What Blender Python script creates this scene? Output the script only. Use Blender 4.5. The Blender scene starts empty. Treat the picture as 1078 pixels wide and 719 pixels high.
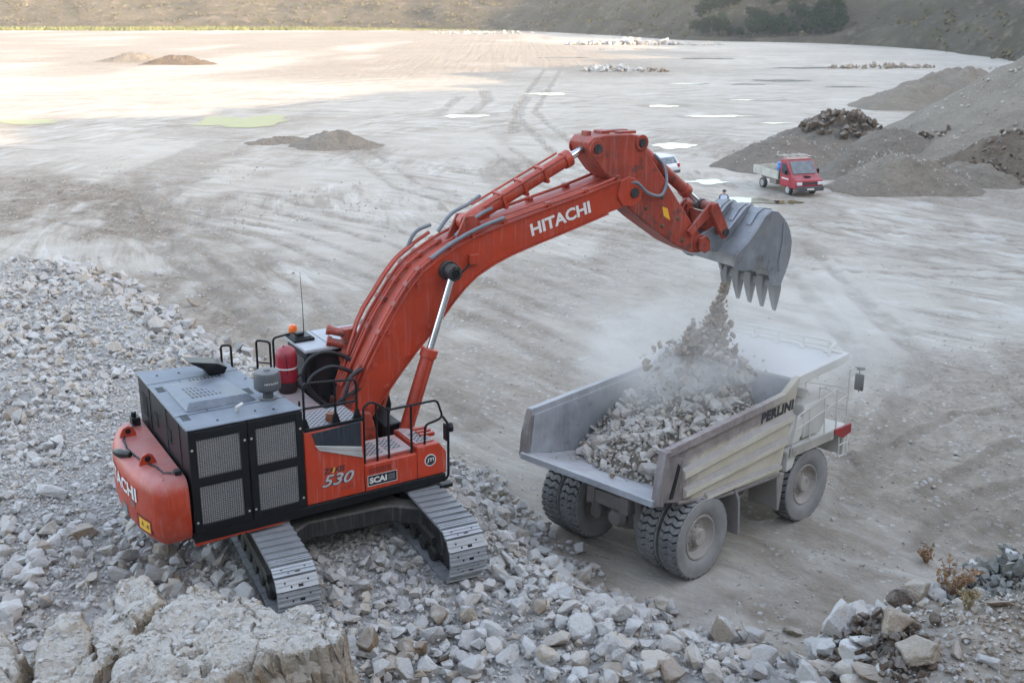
import bpy, bmesh, math, random
import numpy as np
from mathutils import Vector, Matrix, Euler
R = math.radians
PI = math.pi
random.seed(7)
rng = np.random.default_rng(11)
S = bpy.context.scene
C = S.collection

# ------------------------------------------------------------------ camera, sky, sun, exposure
cam_d = bpy.data.cameras.new('camera')
cam = bpy.data.objects.new('camera', cam_d); C.objects.link(cam); S.camera = cam
cam.location = (0, 0, 11.68)
cam.rotation_euler = (R(90 - 17.9), 0, 0)
cam_d.sensor_width = 36.0
cam_d.lens = 36.0 * 1101.5 / 1078.0
cam_d.clip_start = 0.2; cam_d.clip_end = 4000
cam_d.dof.use_dof = True; cam_d.dof.focus_distance = 22.0; cam_d.dof.aperture_fstop = 1.8

SUN_EL = R(15); SUN_V = Vector((.92 * math.cos(SUN_EL), -.39 * math.cos(SUN_EL), math.sin(SUN_EL))).normalized()
w = bpy.data.worlds.new('World'); S.world = w; w.use_nodes = True
nt = w.node_tree; nt.nodes.clear()
sky = nt.nodes.new('ShaderNodeTexSky'); sky.sky_type = 'NISHITA'; sky.sun_disc = False
sky.sun_elevation = SUN_EL; sky.sun_rotation = math.atan2(SUN_V.x, SUN_V.y)
sky.air_density = 1.0; sky.dust_density = 2.0; sky.ozone_density = 1.0
hs = nt.nodes.new('ShaderNodeHueSaturation'); hs.inputs['Saturation'].default_value = 0.7
bg = nt.nodes.new('ShaderNodeBackground'); bg.inputs['Strength'].default_value = 0.15
wo = nt.nodes.new('ShaderNodeOutputWorld')
nt.links.new(sky.outputs[0], hs.inputs['Color']); nt.links.new(hs.outputs[0], bg.inputs[0]); nt.links.new(bg.outputs[0], wo.inputs[0])
sd = bpy.data.lights.new('sun', 'SUN'); sd.energy = 2.0; sd.angle = R(0.5); sd.color = (1.0, .76, .50)
sun = bpy.data.objects.new('sun', sd); C.objects.link(sun)
sun.rotation_euler = (-SUN_V).to_track_quat('-Z', 'Y').to_euler()
S.view_settings.view_transform = 'Standard'; S.view_settings.look = 'None'
S.cycles.volume_bounces = 2; S.cycles.volume_step_rate = 2.0
S.view_settings.exposure = 2.48; S.view_settings.gamma = 1.0

# ------------------------------------------------------------------ helpers: objects
def tag(o, label=None, cat=None, group=None, kind=None):
    if label: o['label'] = label
    if cat: o['category'] = cat
    if group: o['group'] = group
    if kind: o['kind'] = kind
    return o
def empty(name, loc, rot=None):
    o = bpy.data.objects.new(name, None); C.objects.link(o); o.location = loc
    if rot is not None: o.rotation_euler = rot
    return o
def np_mesh(name, V, F):
    """V (n,3), F list of faces or (m,k) array"""
    me = bpy.data.meshes.new(name)
    V = np.asarray(V, np.float32)
    if isinstance(F, np.ndarray):
        m, k = F.shape
        me.vertices.add(len(V)); me.vertices.foreach_set('co', V.ravel())
        me.loops.add(m * k); me.loops.foreach_set('vertex_index', F.ravel().astype(np.int32))
        me.polygons.add(m); me.polygons.foreach_set('loop_start', np.arange(0, m * k, k, dtype=np.int32))
        me.update(calc_edges=True)
    else:
        me.from_pydata([tuple(map(float, v)) for v in V], [], [tuple(int(i) for i in f) for f in F]); me.update()
    return me

class MB:
    """collects solids and links them as ONE mesh object"""
    def __init__(s): s.v = []; s.f = []; s.m = []; s.cur = 0
    def add(s, V, F):
        o = len(s.v); s.v += [tuple(map(float, p)) for p in V]
        s.f += [tuple(i + o for i in f) for f in F]; s.m += [s.cur] * len(F); return s
    def mi(s, i): s.cur = i; return s
    def box(s, c, d, rot=None):
        x, y, z = d[0] / 2, d[1] / 2, d[2] / 2
        V = [Vector((a, b, e)) for a in (-x, x) for b in (-y, y) for e in (-z, z)]
        if rot is not None:
            M = Euler(rot).to_matrix(); V = [M @ v for v in V]
        c = Vector(c)
        return s.add([v + c for v in V], [(0, 1, 3, 2), (4, 6, 7, 5), (0, 4, 5, 1), (2, 3, 7, 6), (0, 2, 6, 4), (1, 5, 7, 3)])
    def bx(s, x0, x1, y0, y1, z0, z1): return s.box(((x0 + x1) / 2, (y0 + y1) / 2, (z0 + z1) / 2), (abs(x1 - x0), abs(y1 - y0), abs(z1 - z0)))
    def prism(s, prof, a0, a1, axis='y'):
        """profile extruded along axis: 'y' profile=(x,z); 'z' profile=(x,y); 'x' profile=(y,z)"""
        def P(p, a):
            return (p[0], a, p[1]) if axis == 'y' else (p[0], p[1], a) if axis == 'z' else (a, p[0], p[1])
        n = len(prof)
        area = sum(prof[i][0] * prof[(i + 1) % n][1] - prof[(i + 1) % n][0] * prof[i][1] for i in range(n))
        pr = list(prof) if area > 0 else list(prof)[::-1]
        V = [P(p, a0) for p in pr] + [P(p, a1) for p in pr]
        F = [tuple(range(n)), tuple(range(2 * n - 1, n - 1, -1))] + [(i, i + n, (i + 1) % n + n, (i + 1) % n) for i in range(n)]
        flip = (axis == 'y') == (a1 > a0)
        if not flip: F = [f[::-1] for f in F]
        return s.add(V, F)
    def tube(s, pts, r, n=8, cap=True):
        pts = [Vector(p) for p in pts]; rr = r if isinstance(r, (list, tuple)) else [r] * len(pts)
        T = []
        for i in range(len(pts)):
            a = (pts[i] - pts[i - 1]).normalized() if i else None
            b = (pts[i + 1] - pts[i]).normalized() if i + 1 < len(pts) else None
            t = (a + b).normalized() if a and b and (a + b).length > 1e-6 else (a or b); T.append(t)
        up = Vector((0, 0, 1)) if abs(T[0].z) < .9 else Vector((1, 0, 0))
        u = T[0].cross(up).normalized(); V = []; F = []
        for i, p in enumerate(pts):
            u = (u - T[i] * u.dot(T[i])).normalized(); v = T[i].cross(u)
            for k in range(n):
                a = 2 * PI * k / n; V.append(p + (u * math.cos(a) + v * math.sin(a)) * rr[i])
        for i in range(len(pts) - 1):
            for k in range(n):
                F.append((i * n + k, i * n + (k + 1) % n, (i + 1) * n + (k + 1) % n, (i + 1) * n + k))
        if cap: F += [tuple(range(n))[::-1], tuple(range((len(pts) - 1) * n, len(pts) * n))]
        return s.add(V, F)
    def cyl(s, a, b, r, n=16, r2=None): return s.tube([a, b], [r, r if r2 is None else r2], n)
    def lathe(s, prof, o, ax, n=32, closed=False):
        """prof (radius, along) revolved about axis ax through o"""
        o = Vector(o); ax = Vector(ax).normalized(); u = ax.orthogonal().normalized(); v = ax.cross(u); V = []; F = []; m = len(prof)
        for k in range(n):
            d = u * math.cos(2 * PI * k / n) + v * math.sin(2 * PI * k / n)
            for r, h in prof: V.append(o + d * r + ax * h)
        for k in range(n):
            k2 = (k + 1) % n
            for i in range(m - (0 if closed else 1)):
                j = (i + 1) % m; F.append((k * m + i, k2 * m + i, k2 * m + j, k * m + j))
        return s.add(V, F)
    def loft(s, rings, cap=True):
        n = len(rings[0]); V = [p for r in rings for p in r]; F = []
        for i in range(len(rings) - 1):
            for k in range(n): F.append((i * n + k, i * n + (k + 1) % n, (i + 1) * n + (k + 1) % n, (i + 1) * n + k))
        if cap: F += [tuple(range(n))[::-1], tuple(range((len(rings) - 1) * n, len(rings) * n))]
        return s.add(V, F)
    def build(s, name, mats, parent=None, bevel=0, seg=2, smooth=40, fix=True):
        me = bpy.data.meshes.new(name); me.from_pydata(s.v, [], s.f); me.update()
        if fix:
            bm = bmesh.new(); bm.from_mesh(me); bmesh.ops.recalc_face_normals(bm, faces=bm.faces); bm.to_mesh(me); bm.free()
        mats = mats if isinstance(mats, (list, tuple)) else [mats]
        for m in mats: me.materials.append(m)
        me.polygons.foreach_set('material_index', s.m)
        if smooth:
            me.shade_smooth(); me.set_sharp_from_angle(angle=R(smooth))
        o = bpy.data.objects.new(name, me); C.objects.link(o)
        if parent is not None: o.parent = parent
        if bevel:
            b = o.modifiers.new('bevel', 'BEVEL'); b.width = bevel; b.segments = seg; b.limit_method = 'ANGLE'; b.angle_limit = R(40); b.harden_normals = False
        return o
_tc = {}
def text_mesh(s, bold=0.02, shear=0, space=1.0):
    k = (s, bold, shear, space)
    if k not in _tc:
        cu = bpy.data.curves.new('lettering', 'FONT'); cu.body = s; cu.size = 1.0; cu.offset = bold; cu.shear = shear; cu.space_character = space; cu.resolution_u = 3
        cu.extrude = 0
        o = bpy.data.objects.new('lettering', cu); C.objects.link(o)
        dg = bpy.context.evaluated_depsgraph_get(); dg.update()
        me = bpy.data.meshes.new_from_object(o.evaluated_get(dg))
        V = np.array([v.co[:] for v in me.vertices]); F = [tuple(p.vertices) for p in me.polygons]
        bpy.data.objects.remove(o); bpy.data.curves.remove(cu); bpy.data.meshes.remove(me)
        V[:, 0] -= V[:, 0].min(); V[:, 1] -= V[:, 1].min()
        _tc[k] = (V, F)
    return _tc[k]
def text(name, s, fn, w, h, m, parent, bold=0.02, shear=0, space=1.0):
    """lettering of width w, height h laid on a real surface by fn(u, v) -> point"""
    V, F = text_mesh(s, bold, shear, space)
    V = V.copy(); V[:, 0] *= w / V[:, 0].max(); V[:, 1] *= h / V[:, 1].max()
    b = MB(); b.add([fn(p[0], p[1]) for p in V], F)
    return b.build(name, m, parent, smooth=0, fix=False)

# ------------------------------------------------------------------ helpers: noise
def _h(ix, iy, s):
    n = (ix.astype(np.int64) * 374761393 + iy.astype(np.int64) * 668265263 + s * 1274126177) & 0xffffffff
    n = ((n ^ (n >> 13)) * 1274126177) & 0xffffffff
    return ((n ^ (n >> 16)) & 0xffff) / 65535.0
def vn(x, y, s=0):
    ix = np.floor(x); iy = np.floor(y); fx = x - ix; fy = y - iy
    ux = fx * fx * (3 - 2 * fx); uy = fy * fy * (3 - 2 * fy)
    a = _h(ix, iy, s); b = _h(ix + 1, iy, s); c = _h(ix, iy + 1, s); d = _h(ix + 1, iy + 1, s)
    return (a * (1 - ux) + b * ux) * (1 - uy) + (c * (1 - ux) + d * ux) * uy
def fbm(x, y, s=0, o=4):
    t = 0; a = .5; n = 0
    for i in range(o):
        t = t + a * vn(x * 2 ** i + 17.3 * i, y * 2 ** i - 9.1 * i, s + i); n += a; a *= .5
    return t / n
def sstep(a, b, x):
    t = np.clip((x - a) / (b - a), 0, 1); return t * t * (3 - 2 * t)
def sdf(x, y, poly):
    """signed distance, positive inside"""
    x = np.asarray(x, float); y = np.asarray(y, float)
    d = np.full(x.shape, 1e9); ins = np.zeros(x.shape, bool); n = len(poly)
    for i in range(n):
        ax, ay = poly[i]; bx, by = poly[(i + 1) % n]
        ex, ey = bx - ax, by - ay; wx, wy = x - ax, y - ay
        t = np.clip((wx * ex + wy * ey) / (ex * ex + ey * ey), 0, 1)
        d = np.minimum(d, (wx - ex * t) ** 2 + (wy - ey * t) ** 2)
        c = ((ay <= y) & (by > y)) | ((by <= y) & (ay > y))
        with np.errstate(divide='ignore', invalid='ignore'):
            xi = ax + (y - ay) / (by - ay if by != ay else 1e-9) * ex
        ins ^= c & (x < xi)
    d = np.sqrt(d); return np.where(ins, d, -d)
def pdist(x, y, pts):
    d = np.full(np.shape(x), 1e9)
    for i in range(len(pts) - 1):
        ax, ay = pts[i]; bx, by = pts[i + 1]; ex, ey = bx - ax, by - ay; wx, wy = x - ax, y - ay
        t = np.clip((wx * ex + wy * ey) / (ex * ex + ey * ey), 0, 1)
        d = np.minimum(d, (wx - ex * t) ** 2 + (wy - ey * t) ** 2)
    return np.sqrt(d)

# ------------------------------------------------------------------ helpers: materials
def new_mat(name):
    m = bpy.data.materials.new(name); m.use_nodes = True; n = m.node_tree; n.nodes.clear()
    out = n.nodes.new('ShaderNodeOutputMaterial'); b = n.nodes.new('ShaderNodeBsdfPrincipled'); n.links.new(b.outputs[0], out.inputs[0])
    return m, n, b
class NB:
    def __init__(s, n): s.n = n; s._oc = None
    def N(s, t, **k):
        x = s.n.nodes.new(t)
        for a, v in k.items():
            if a in x.inputs.keys() or isinstance(a, int): s.set(x.inputs[a], v)
            else: setattr(x, a, v)
        return x
    def set(s, i, v):
        if hasattr(v, 'links') or isinstance(v, bpy.types.NodeSocket): s.n.links.new(v, i)
        else: i.default_value = v
    def oc(s, which='Object'):
        if s._oc is None: s._oc = s.n.nodes.new('ShaderNodeTexCoord')
        return s._oc.outputs[which]
    def geo(s, o='Position'): return s.n.nodes.new('ShaderNodeNewGeometry').outputs[o]
    def noise(s, vec, scale, detail=4, rough=.55, dist=0, out=0):
        x = s.n.nodes.new('ShaderNodeTexNoise'); s.n.links.new(vec, x.inputs['Vector'])
        x.inputs['Scale'].default_value = scale; x.inputs['Detail'].default_value = detail; x.inputs['Roughness'].default_value = rough; x.inputs['Distortion'].default_value = dist
        return x.outputs[out]
    def voro(s, vec, scale, feature='F1', out='Distance', rand=1.0):
        x = s.n.nodes.new('ShaderNodeTexVoronoi'); x.feature = feature; s.n.links.new(vec, x.inputs['Vector']); x.inputs['Scale'].default_value = scale; x.inputs['Randomness'].default_value = rand
        return x.outputs[out]
    def ramp(s, f, a, b, lo=0.0, hi=1.0):
        x = s.n.nodes.new('ShaderNodeMapRange'); x.clamp = True; s.set(x.inputs[0], f)
        for i, v in zip((1, 2, 3, 4), (a, b, lo, hi)): s.set(x.inputs[i], v)
        return x.outputs[0]
    def math(s, op, a, b=0.0):
        x = s.n.nodes.new('ShaderNodeMath'); x.operation = op; s.set(x.inputs[0], a); s.set(x.inputs[1], b); return x.outputs[0]
    def mix(s, f, a, b, mode='MIX'):
        x = s.n.nodes.new('ShaderNodeMix'); x.data_type = 'RGBA'; x.blend_type = mode
        s.set(x.inputs[0], f); s.set(x.inputs[6], c4(a)); s.set(x.inputs[7], c4(b)); return x.outputs[2]
    def bump(s, h, strength=.5, dist=.02, normal=None):
        x = s.n.nodes.new('ShaderNodeBump'); x.inputs['Strength'].default_value = strength; x.inputs['Distance'].default_value = dist
        s.n.links.new(h, x.inputs['Height'])
        if normal is not None: s.n.links.new(normal, x.inputs['Normal'])
        return x.outputs[0]
    def scale(s, vec, v):
        x = s.n.nodes.new('ShaderNodeMapping'); x.inputs['Scale'].default_value = v; s.n.links.new(vec, x.inputs[0]); return x.outputs[0]
    def sep(s, vec):
        x = s.n.nodes.new('ShaderNodeSeparateXYZ'); s.n.links.new(vec, x.inputs[0]); return x.outputs
def c4(v): return (v[0], v[1], v[2], 1.0) if isinstance(v, (tuple, list)) and len(v) == 3 else v
DUST = (.46, .425, .385)
def coat(name, col, rough=.5, metal=0.0, dust=.5, var=.25, wear=None, wamt=0.0, wscale=3.0, stain=None, samt=.0, bump=.0, bscale=30, streak=0.0, dustcol=DUST, spec=.5):
    """painted or bare metal with dust settled on what faces up, worn patches, stains and rain streaks"""
    m, n, b = new_mat(name); q = NB(n); o = q.oc()
    c = q.mix(q.ramp(q.noise(o, 1.7, 5), .3, .75), tuple(x * (1 - var) for x in col), tuple(min(1, x * (1 + var * .6)) for x in col))
    if wear is not None:
        c = q.mix(q.math('MULTIPLY', q.ramp(q.noise(o, wscale, 7, .65), .62 - wamt * .3, .68 - wamt * .3), min(1, wamt + .4)), c, wear)
    if stain is not None:
        c = q.mix(q.math('MULTIPLY', q.ramp(q.noise(o, 1.3, 5, .6, .6), .55, .72), samt), c, stain)
    if streak:
        c = q.mix(q.math('MULTIPLY', q.ramp(q.noise(q.scale(o, (9, 9, .7)), 2.0, 4), .52, .75), streak), c, dustcol)
    nz = q.sep(q.geo('Normal'))[2]
    d = q.math('MULTIPLY', q.ramp(nz, .1, .95), q.ramp(q.noise(o, 2.6, 6, .65), .25, .8, .35, 1.0))
    d = q.math('ADD', q.math('MULTIPLY', d, dust), q.math('MULTIPLY', q.ramp(q.noise(o, 5.0, 6, .7), .45, .8), dust * .28))
    c = q.mix(d, c, dustcol)
    q.set(b.inputs['Base Color'], c)
    q.set(b.inputs['Roughness'], q.ramp(d, 0, .7, rough, .85)); b.inputs['Metallic'].default_value = metal
    b.inputs['Specular IOR Level'].default_value = spec
    if metal: q.set(b.inputs['Metallic'], q.ramp(d, 0, .6, metal, .1))
    if bump:
        q.set(b.inputs['Normal'], q.bump(q.noise(o, bscale, 5), bump, .01))
    return m
def flat(name, col, rough=.6, metal=0, spec=.5):
    m, n, b = new_mat(name); q = NB(n)
    c = q.mix(q.noise(q.oc(), 6, 4), tuple(x * .82 for x in col), tuple(min(1, x * 1.12) for x in col))
    q.set(b.inputs['Base Color'], c); b.inputs['Roughness'].default_value = rough; b.inputs['Metallic'].default_value = metal; b.inputs['Specular IOR Level'].default_value = spec
    return m
ORANGE = coat('orange_paint', (.42, .038, .010), .40, dust=.16, var=.22, stain=(.27, .045, .025), samt=.45, streak=.12, bump=.06, bscale=9)
ORANGE_WORN = coat('worn_orange_paint', (.34, .040, .017), .55, dust=.22, var=.3, wear=(.04, .028, .022), wamt=.24, wscale=2.6, stain=(.16, .035, .025), samt=.6, streak=.16)
ORANGE_SIDE = coat('panel_orange_paint', (.49, .040, .009), .38, dust=.15, var=.1, streak=.26)
BLACK = coat('black_paint', (.006, .0065, .008), .42, dust=.03, var=.2, spec=.32)
BLACK_TOP = coat('black_hood_paint', (.02, .023, .03), .16, dust=.58, var=.2, dustcol=(.38, .42, .48))  # blue-grey dust colour also paints in the sky sheen on the hood
DKSTEEL = coat('dark_undercarriage_steel', (.022, .021, .021), .55, dust=.30, var=.4, dustcol=(.26, .225, .185), streak=.25)
SHOE = coat('polished_track_steel', (.42, .43, .445), .38, metal=.55, dust=.25, var=.2, bump=.3, bscale=25)
CHROME = coat('chrome_rod', (.75, .76, .78), .12, metal=1.0, dust=.10)
SILVER = coat('silver_trim', (.62, .60, .57), .4, metal=.5, dust=.3)
HOSE = flat('black_rubber_hose', (.010, .010, .012), .5)
GREYHOSE = coat('grey_hose', (.16, .19, .22), .6, dust=.4)
BUCKET = coat('bucket_steel', (.27, .28, .30), .4, metal=.5, dust=.30, var=.35, wear=(.15, .12, .10), wamt=.12, stain=(.36, .34, .31), samt=.5, streak=.3, bump=.3, bscale=14)
TOOTH = coat('tooth_steel', (.17, .165, .165), .6, metal=.3, dust=.5)
GLASS = flat('dark_glass', (.02, .024, .026), .08)
WHITE_L = flat('white_lettering', (.72, .70, .66), .6)
BLACK_L = flat('black_lettering', (.03, .03, .035), .6)
SILV_L = flat('silver_lettering', (.55, .55, .56), .4, .3)
YELLOW = flat('yellow_sticker', (.78, .42, .03), .6)
REDCASE = coat('red_plastic', (.34, .014, .03), .4, dust=.14)
BEACON = flat('orange_beacon', (.85, .16, .02), .25)
TREADPL = None
def tread_plate():
    m, n, b = new_mat('perforated_tread_plate'); q = NB(n); o = q.oc()
    v = q.scale(o, (1, 1, 0)); mp = n.nodes.new('ShaderNodeMapping'); mp.inputs['Rotation'].default_value = (0, 0, R(45)); n.links.new(v, mp.inputs[0])
    h = q.ramp(q.voro(mp.outputs[0], 13, rand=0.0), .30, .36)
    c = q.mix(h, (.03, .035, .05), (.42, .40, .39))
    q.set(b.inputs['Base Color'], c); b.inputs['Roughness'].default_value = .55; b.inputs['Metallic'].default_value = .2
    q.set(b.inputs['Normal'], q.bump(h, .8, .02)); return m
TREADPL = tread_plate()
def grille():
    m, n, b = new_mat('perforated_grille'); q = NB(n); o = q.oc()
    h = q.ramp(q.voro(q.scale(o, (1, 0, 1)), 26, rand=0.12), .34, .46)
    c = q.mix(h, (.035, .033, .032), (.27, .262, .255)); c = q.mix(q.ramp(q.noise(o, 2.2, 4), .4, .75, 0, .35), c, (.24, .22, .20))
    q.set(b.inputs['Base Color'], c); b.inputs['Roughness'].default_value = .7; q.set(b.inputs['Normal'], q.bump(h, .7, .015)); return m
GRILLE = grille()

# ---- ground and rock materials
def rock_mat(name, a, bcol, warm, bump=.6, bsc=9.0, dirt=.0):
    m, n, b = new_mat(name); q = NB(n)
    pos = q.geo('Position'); rnd = q.geo('Random Per Island')
    ob = n.nodes.new('ShaderNodeObjectInfo').outputs['Random']
    r = q.math('FRACT', q.math('ADD', rnd, q.math('MULTIPLY', ob, 3.7)))
    c = q.mix(r, a, bcol)
    r2 = q.math('FRACT', q.math('MULTIPLY', r, 7.31))
    c = q.mix(q.ramp(r2, .72, 1.0, 0, .75), c, warm)
    nz = q.noise(pos, 3.1, 6, .62)
    c = q.mix(q.ramp(nz, .5, .78, 0, .65), c, warm)
    c = q.mix(q.ramp(q.noise(pos, 14, 5, .6), .40, .72, 0, .30), c, (.22, .205, .19))
    if dirt: c = q.mix(q.ramp(q.noise(pos, 2.2, 6, .65), .42, .62, 0, dirt), c, (.20, .135, .08))
    up = q.sep(q.geo('Normal'))[2]
    c = q.mix(q.ramp(up, .35, 1.0, 0, .25), c, (.60, .58, .55))
    q.set(b.inputs['Base Color'], c); b.inputs['Roughness'].default_value = .92; b.inputs['Specular IOR Level'].default_value = .25
    hh = q.math('ADD', q.noise(pos, bsc, 8, .68), q.math('MULTIPLY', q.voro(pos, bsc * 2.3), .35))
    q.set(b.inputs['Normal'], q.bump(hh, bump, .05)); return m
ROCK = rock_mat('limestone', (.56, .535, .505), (.385, .36, .335), (.47, .37, .26))
ROCK_DUSTY = rock_mat('dusty_limestone', (.50, .46, .41), (.36, .325, .285), (.42, .33, .235))
ROCK_BROWN = rock_mat('earthy_limestone', (.42, .36, .29), (.31, .25, .19), (.27, .175, .10), dirt=.9)
BLOCK = rock_mat('blasted_limestone_block', (.60, .555, .49), (.54, .49, .42), (.46, .36, .25), bump=1.0, bsc=11.0, dirt=.22)
BLOCK_SIDE = rock_mat('broken_ochre_face', (.45, .39, .31), (.33, .27, .20), (.33, .22, .125), bump=1.0, bsc=8.0, dirt=.5)
EARTH = rock_mat('dark_brown_earth', (.10, .066, .042), (.15, .105, .07), (.075, .048, .03), bump=1.0)
GREYCLOD = rock_mat('grey_green_clods', (.19, .19, .165), (.13, .13, .115), (.22, .20, .16), bump=1.0)
def gravel_mat(name, a, bc, stone):
    m, n, b = new_mat(name); q = NB(n); pos = q.geo('Position')
    c = q.mix(q.ramp(q.noise(pos, .55, 6, .6), .3, .7), a, bc)
    c = q.mix(q.ramp(q.noise(pos, 5.5, 6, .75), .55, .75, 0, .55), c, stone)
    c = q.mix(q.ramp(q.noise(pos, 3.3, 7, .8), .52, .3, 0, .5), c, tuple(x * .45 for x in a))
    q.set(b.inputs['Base Color'], c); b.inputs['Roughness'].default_value = .95; b.inputs['Specular IOR Level'].default_value = .2
    q.set(b.inputs['Normal'], q.bump(q.math('ADD', q.noise(pos, 1.6, 8, .72), q.voro(pos, 3.0)), .9, .12)); return m
GRAVEL = gravel_mat('crushed_gravel', (.255, .215, .17), (.19, .16, .127), (.42, .37, .32))
GRAVEL_DARK = gravel_mat('damp_dark_gravel', (.215, .183, .148), (.155, .13, .106), (.30, .27, .24))
GRAVEL_BROWN = gravel_mat('brown_spoil', (.17, .13, .095), (.12, .088, .063), (.36, .32, .28))
def ground_mat():
    m, n, b = new_mat('quarry_floor_dust'); q = NB(n); pos = q.geo('Position')
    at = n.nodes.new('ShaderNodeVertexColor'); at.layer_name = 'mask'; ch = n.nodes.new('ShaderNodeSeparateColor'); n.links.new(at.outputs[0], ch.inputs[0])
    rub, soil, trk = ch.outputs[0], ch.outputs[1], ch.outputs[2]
    big = q.noise(pos, .045, 6, .6, .4); mid = q.noise(pos, .42, 6, .62, .3); fine = q.noise(pos, 3.2, 7, .68)
    st = q.noise(q.scale(pos, (.35, 1.5, 1)), .55, 6, .65, .8)
    c = q.mix(q.ramp(big, .35, .68), (.50, .445, .375), (.40, .345, .28))
    px_, py_, pz_ = q.sep(pos)
    def arcs(cx, cy, fr, fa, sc, det=9, dist=.35):
        dx = q.math('SUBTRACT', px_, cx); dy = q.math('SUBTRACT', py_, cy)
        r = q.math('SQRT', q.math('ADD', q.math('MULTIPLY', dx, dx), q.math('MULTIPLY', dy, dy))); an = q.math('ARCTAN2', dy, dx)
        cb = n.nodes.new('ShaderNodeCombineXYZ'); q.set(cb.inputs[0], q.math('MULTIPLY', r, fr)); q.set(cb.inputs[1], q.math('MULTIPLY', an, fa))
        return q.noise(cb.outputs[0], sc, det, .68, dist)
    s2 = arcs(46, 74, 1.0, 9.0, 1.1); s3 = arcs(-62, -14, 1.0, 10.0, 1.0)
    w1 = q.ramp(q.noise(pos, .06, 3), .40, .58); w2 = q.ramp(q.noise(pos, .075, 3, out=0), .60, .42)
    s2 = q.math('ADD', .5, q.math('MULTIPLY', q.math('SUBTRACT', s2, .5), w1)); s3 = q.math('ADD', .5, q.math('MULTIPLY', q.math('SUBTRACT', s3, .5), w2))
    c = q.mix(q.ramp(st, .45, .70, 0, .45), c, (.37, .33, .285))
    c = q.mix(q.ramp(s2, .515, .60, 0, .75), c, (.26, .215, .165))
    c = q.mix(q.ramp(s3, .515, .60, 0, .70), c, (.285, .235, .18))
    c = q.mix(q.ramp(s2, .47, .39, 0, .65), c, (.60, .56, .50)); c = q.mix(q.ramp(s3, .47, .39, 0, .55), c, (.59, .55, .49))
    c = q.mix(q.ramp(mid, .48, .74, 0, .6), c, (.33, .29, .245))
    c = q.mix(q.ramp(mid, .46, .24, 0, .5), c, (.56, .545, .525))
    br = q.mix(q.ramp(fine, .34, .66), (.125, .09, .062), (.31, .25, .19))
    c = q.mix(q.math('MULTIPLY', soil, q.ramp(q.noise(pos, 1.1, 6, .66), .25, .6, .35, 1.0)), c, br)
    tk = q.math('MULTIPLY', trk, q.ramp(q.noise(pos, .8, 6, .65), .36, .60, .05, .75))
    c = q.mix(tk, c, (.225, .183, .14))
    rb = q.mix(q.ramp(fine, .3, .7), (.27, .25, .23), (.45, .425, .395))
    c = q.mix(rub, c, rb)
    pebd = q.voro(pos, 4.2, out='Distance'); pebc = n.nodes.new('ShaderNodeTexVoronoi'); pebc.inputs['Scale'].default_value = 4.2; n.links.new(pos, pebc.inputs['Vector'])
    gate = q.math('MULTIPLY', q.ramp(pebd, .34, .24), q.ramp(q.noise(pos, .7, 4), .45, .62))
    c = q.mix(q.math('MULTIPLY', gate, .7), c, q.mix(q.sep(pebc.outputs['Color'])[0], (.34, .31, .28), (.60, .575, .545)))
    c = q.mix(q.ramp(q.noise(pos, 22, 5, .7), .55, .78, 0, .4), c, (.24, .215, .19))
    c = q.mix(q.ramp(q.noise(pos, 13, 5, .7), .56, .75, 0, .45), c, (.60, .58, .555))
    q.set(b.inputs['Base Color'], c); b.inputs['Roughness'].default_value = .95; b.inputs['Specular IOR Level'].default_value = .2
    wv = n.nodes.new('ShaderNodeTexWave'); wv.inputs['Scale'].default_value = 1.3; wv.inputs['Distortion'].default_value = 3.5; wv.inputs['Detail'].default_value = 3; n.links.new(q.scale(pos, (.6, 2.4, 1)), wv.inputs['Vector'])
    h = q.math('ADD', q.math('MULTIPLY', q.noise(pos, 1.9, 9, .66), 1.0), q.math('MULTIPLY', gate, .35))
    h = q.math('ADD', h, q.math('MULTIPLY', q.noise(pos, 17, 5, .7), .30)); h = q.math('ADD', h, q.math('MULTIPLY', q.math('ADD', s2, s3), 3.6))
    h = q.math('ADD', h, q.math('MULTIPLY', wv.outputs[0], q.math('MULTIPLY', trk, .35)))
    h = q.math('ADD', h, q.math('MULTIPLY', q.math('MULTIPLY', q.voro(pos, 7.0), rub), .8))
    q.set(b.inputs['Normal'], q.bump(h, .75, .10)); return m
GROUND = ground_mat()
def hill_mat():
    m, n, b = new_mat('scrub_hillside'); q = NB(n); pos = q.geo('Position')
    a = q.noise(pos, .06, 7, .65, .5); f = q.noise(pos, .55, 7, .72)
    c = q.mix(q.ramp(a, .36, .62), (.075, .062, .048), (.135, .112, .088))
    c = q.mix(q.ramp(f, .46, .66, 0, .8), c, (.095, .088, .048))
    c = q.mix(q.ramp(q.noise(pos, .23, 6, .7), .54, .70, 0, .75), c, (.085, .10, .04))
    c = q.mix(q.ramp(q.noise(q.scale(pos, (1, 1, 3.0)), .16, 5, .6), .55, .72, 0, .7), c, (.25, .20, .155))
    q.set(b.inputs['Base Color'], c); b.inputs['Roughness'].default_value = 1.0; b.inputs['Specular IOR Level'].default_value = .1
    q.set(b.inputs['Normal'], q.bump(q.noise(pos, .5, 9, .75), 1.0, 1.2)); return m
HILL = hill_mat()
def water_mat(name, col):
    m, n, b = new_mat(name); q = NB(n); pos = q.geo('Position')
    q.set(b.inputs['Base Color'], q.mix(q.noise(pos, .5, 4), tuple(x * .8 for x in col), col)); b.inputs['Roughness'].default_value = .06; b.inputs['IOR'].default_value = 1.33
    q.set(b.inputs['Normal'], q.bump(q.noise(pos, 1.5, 3), .04, .02)); return m
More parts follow.
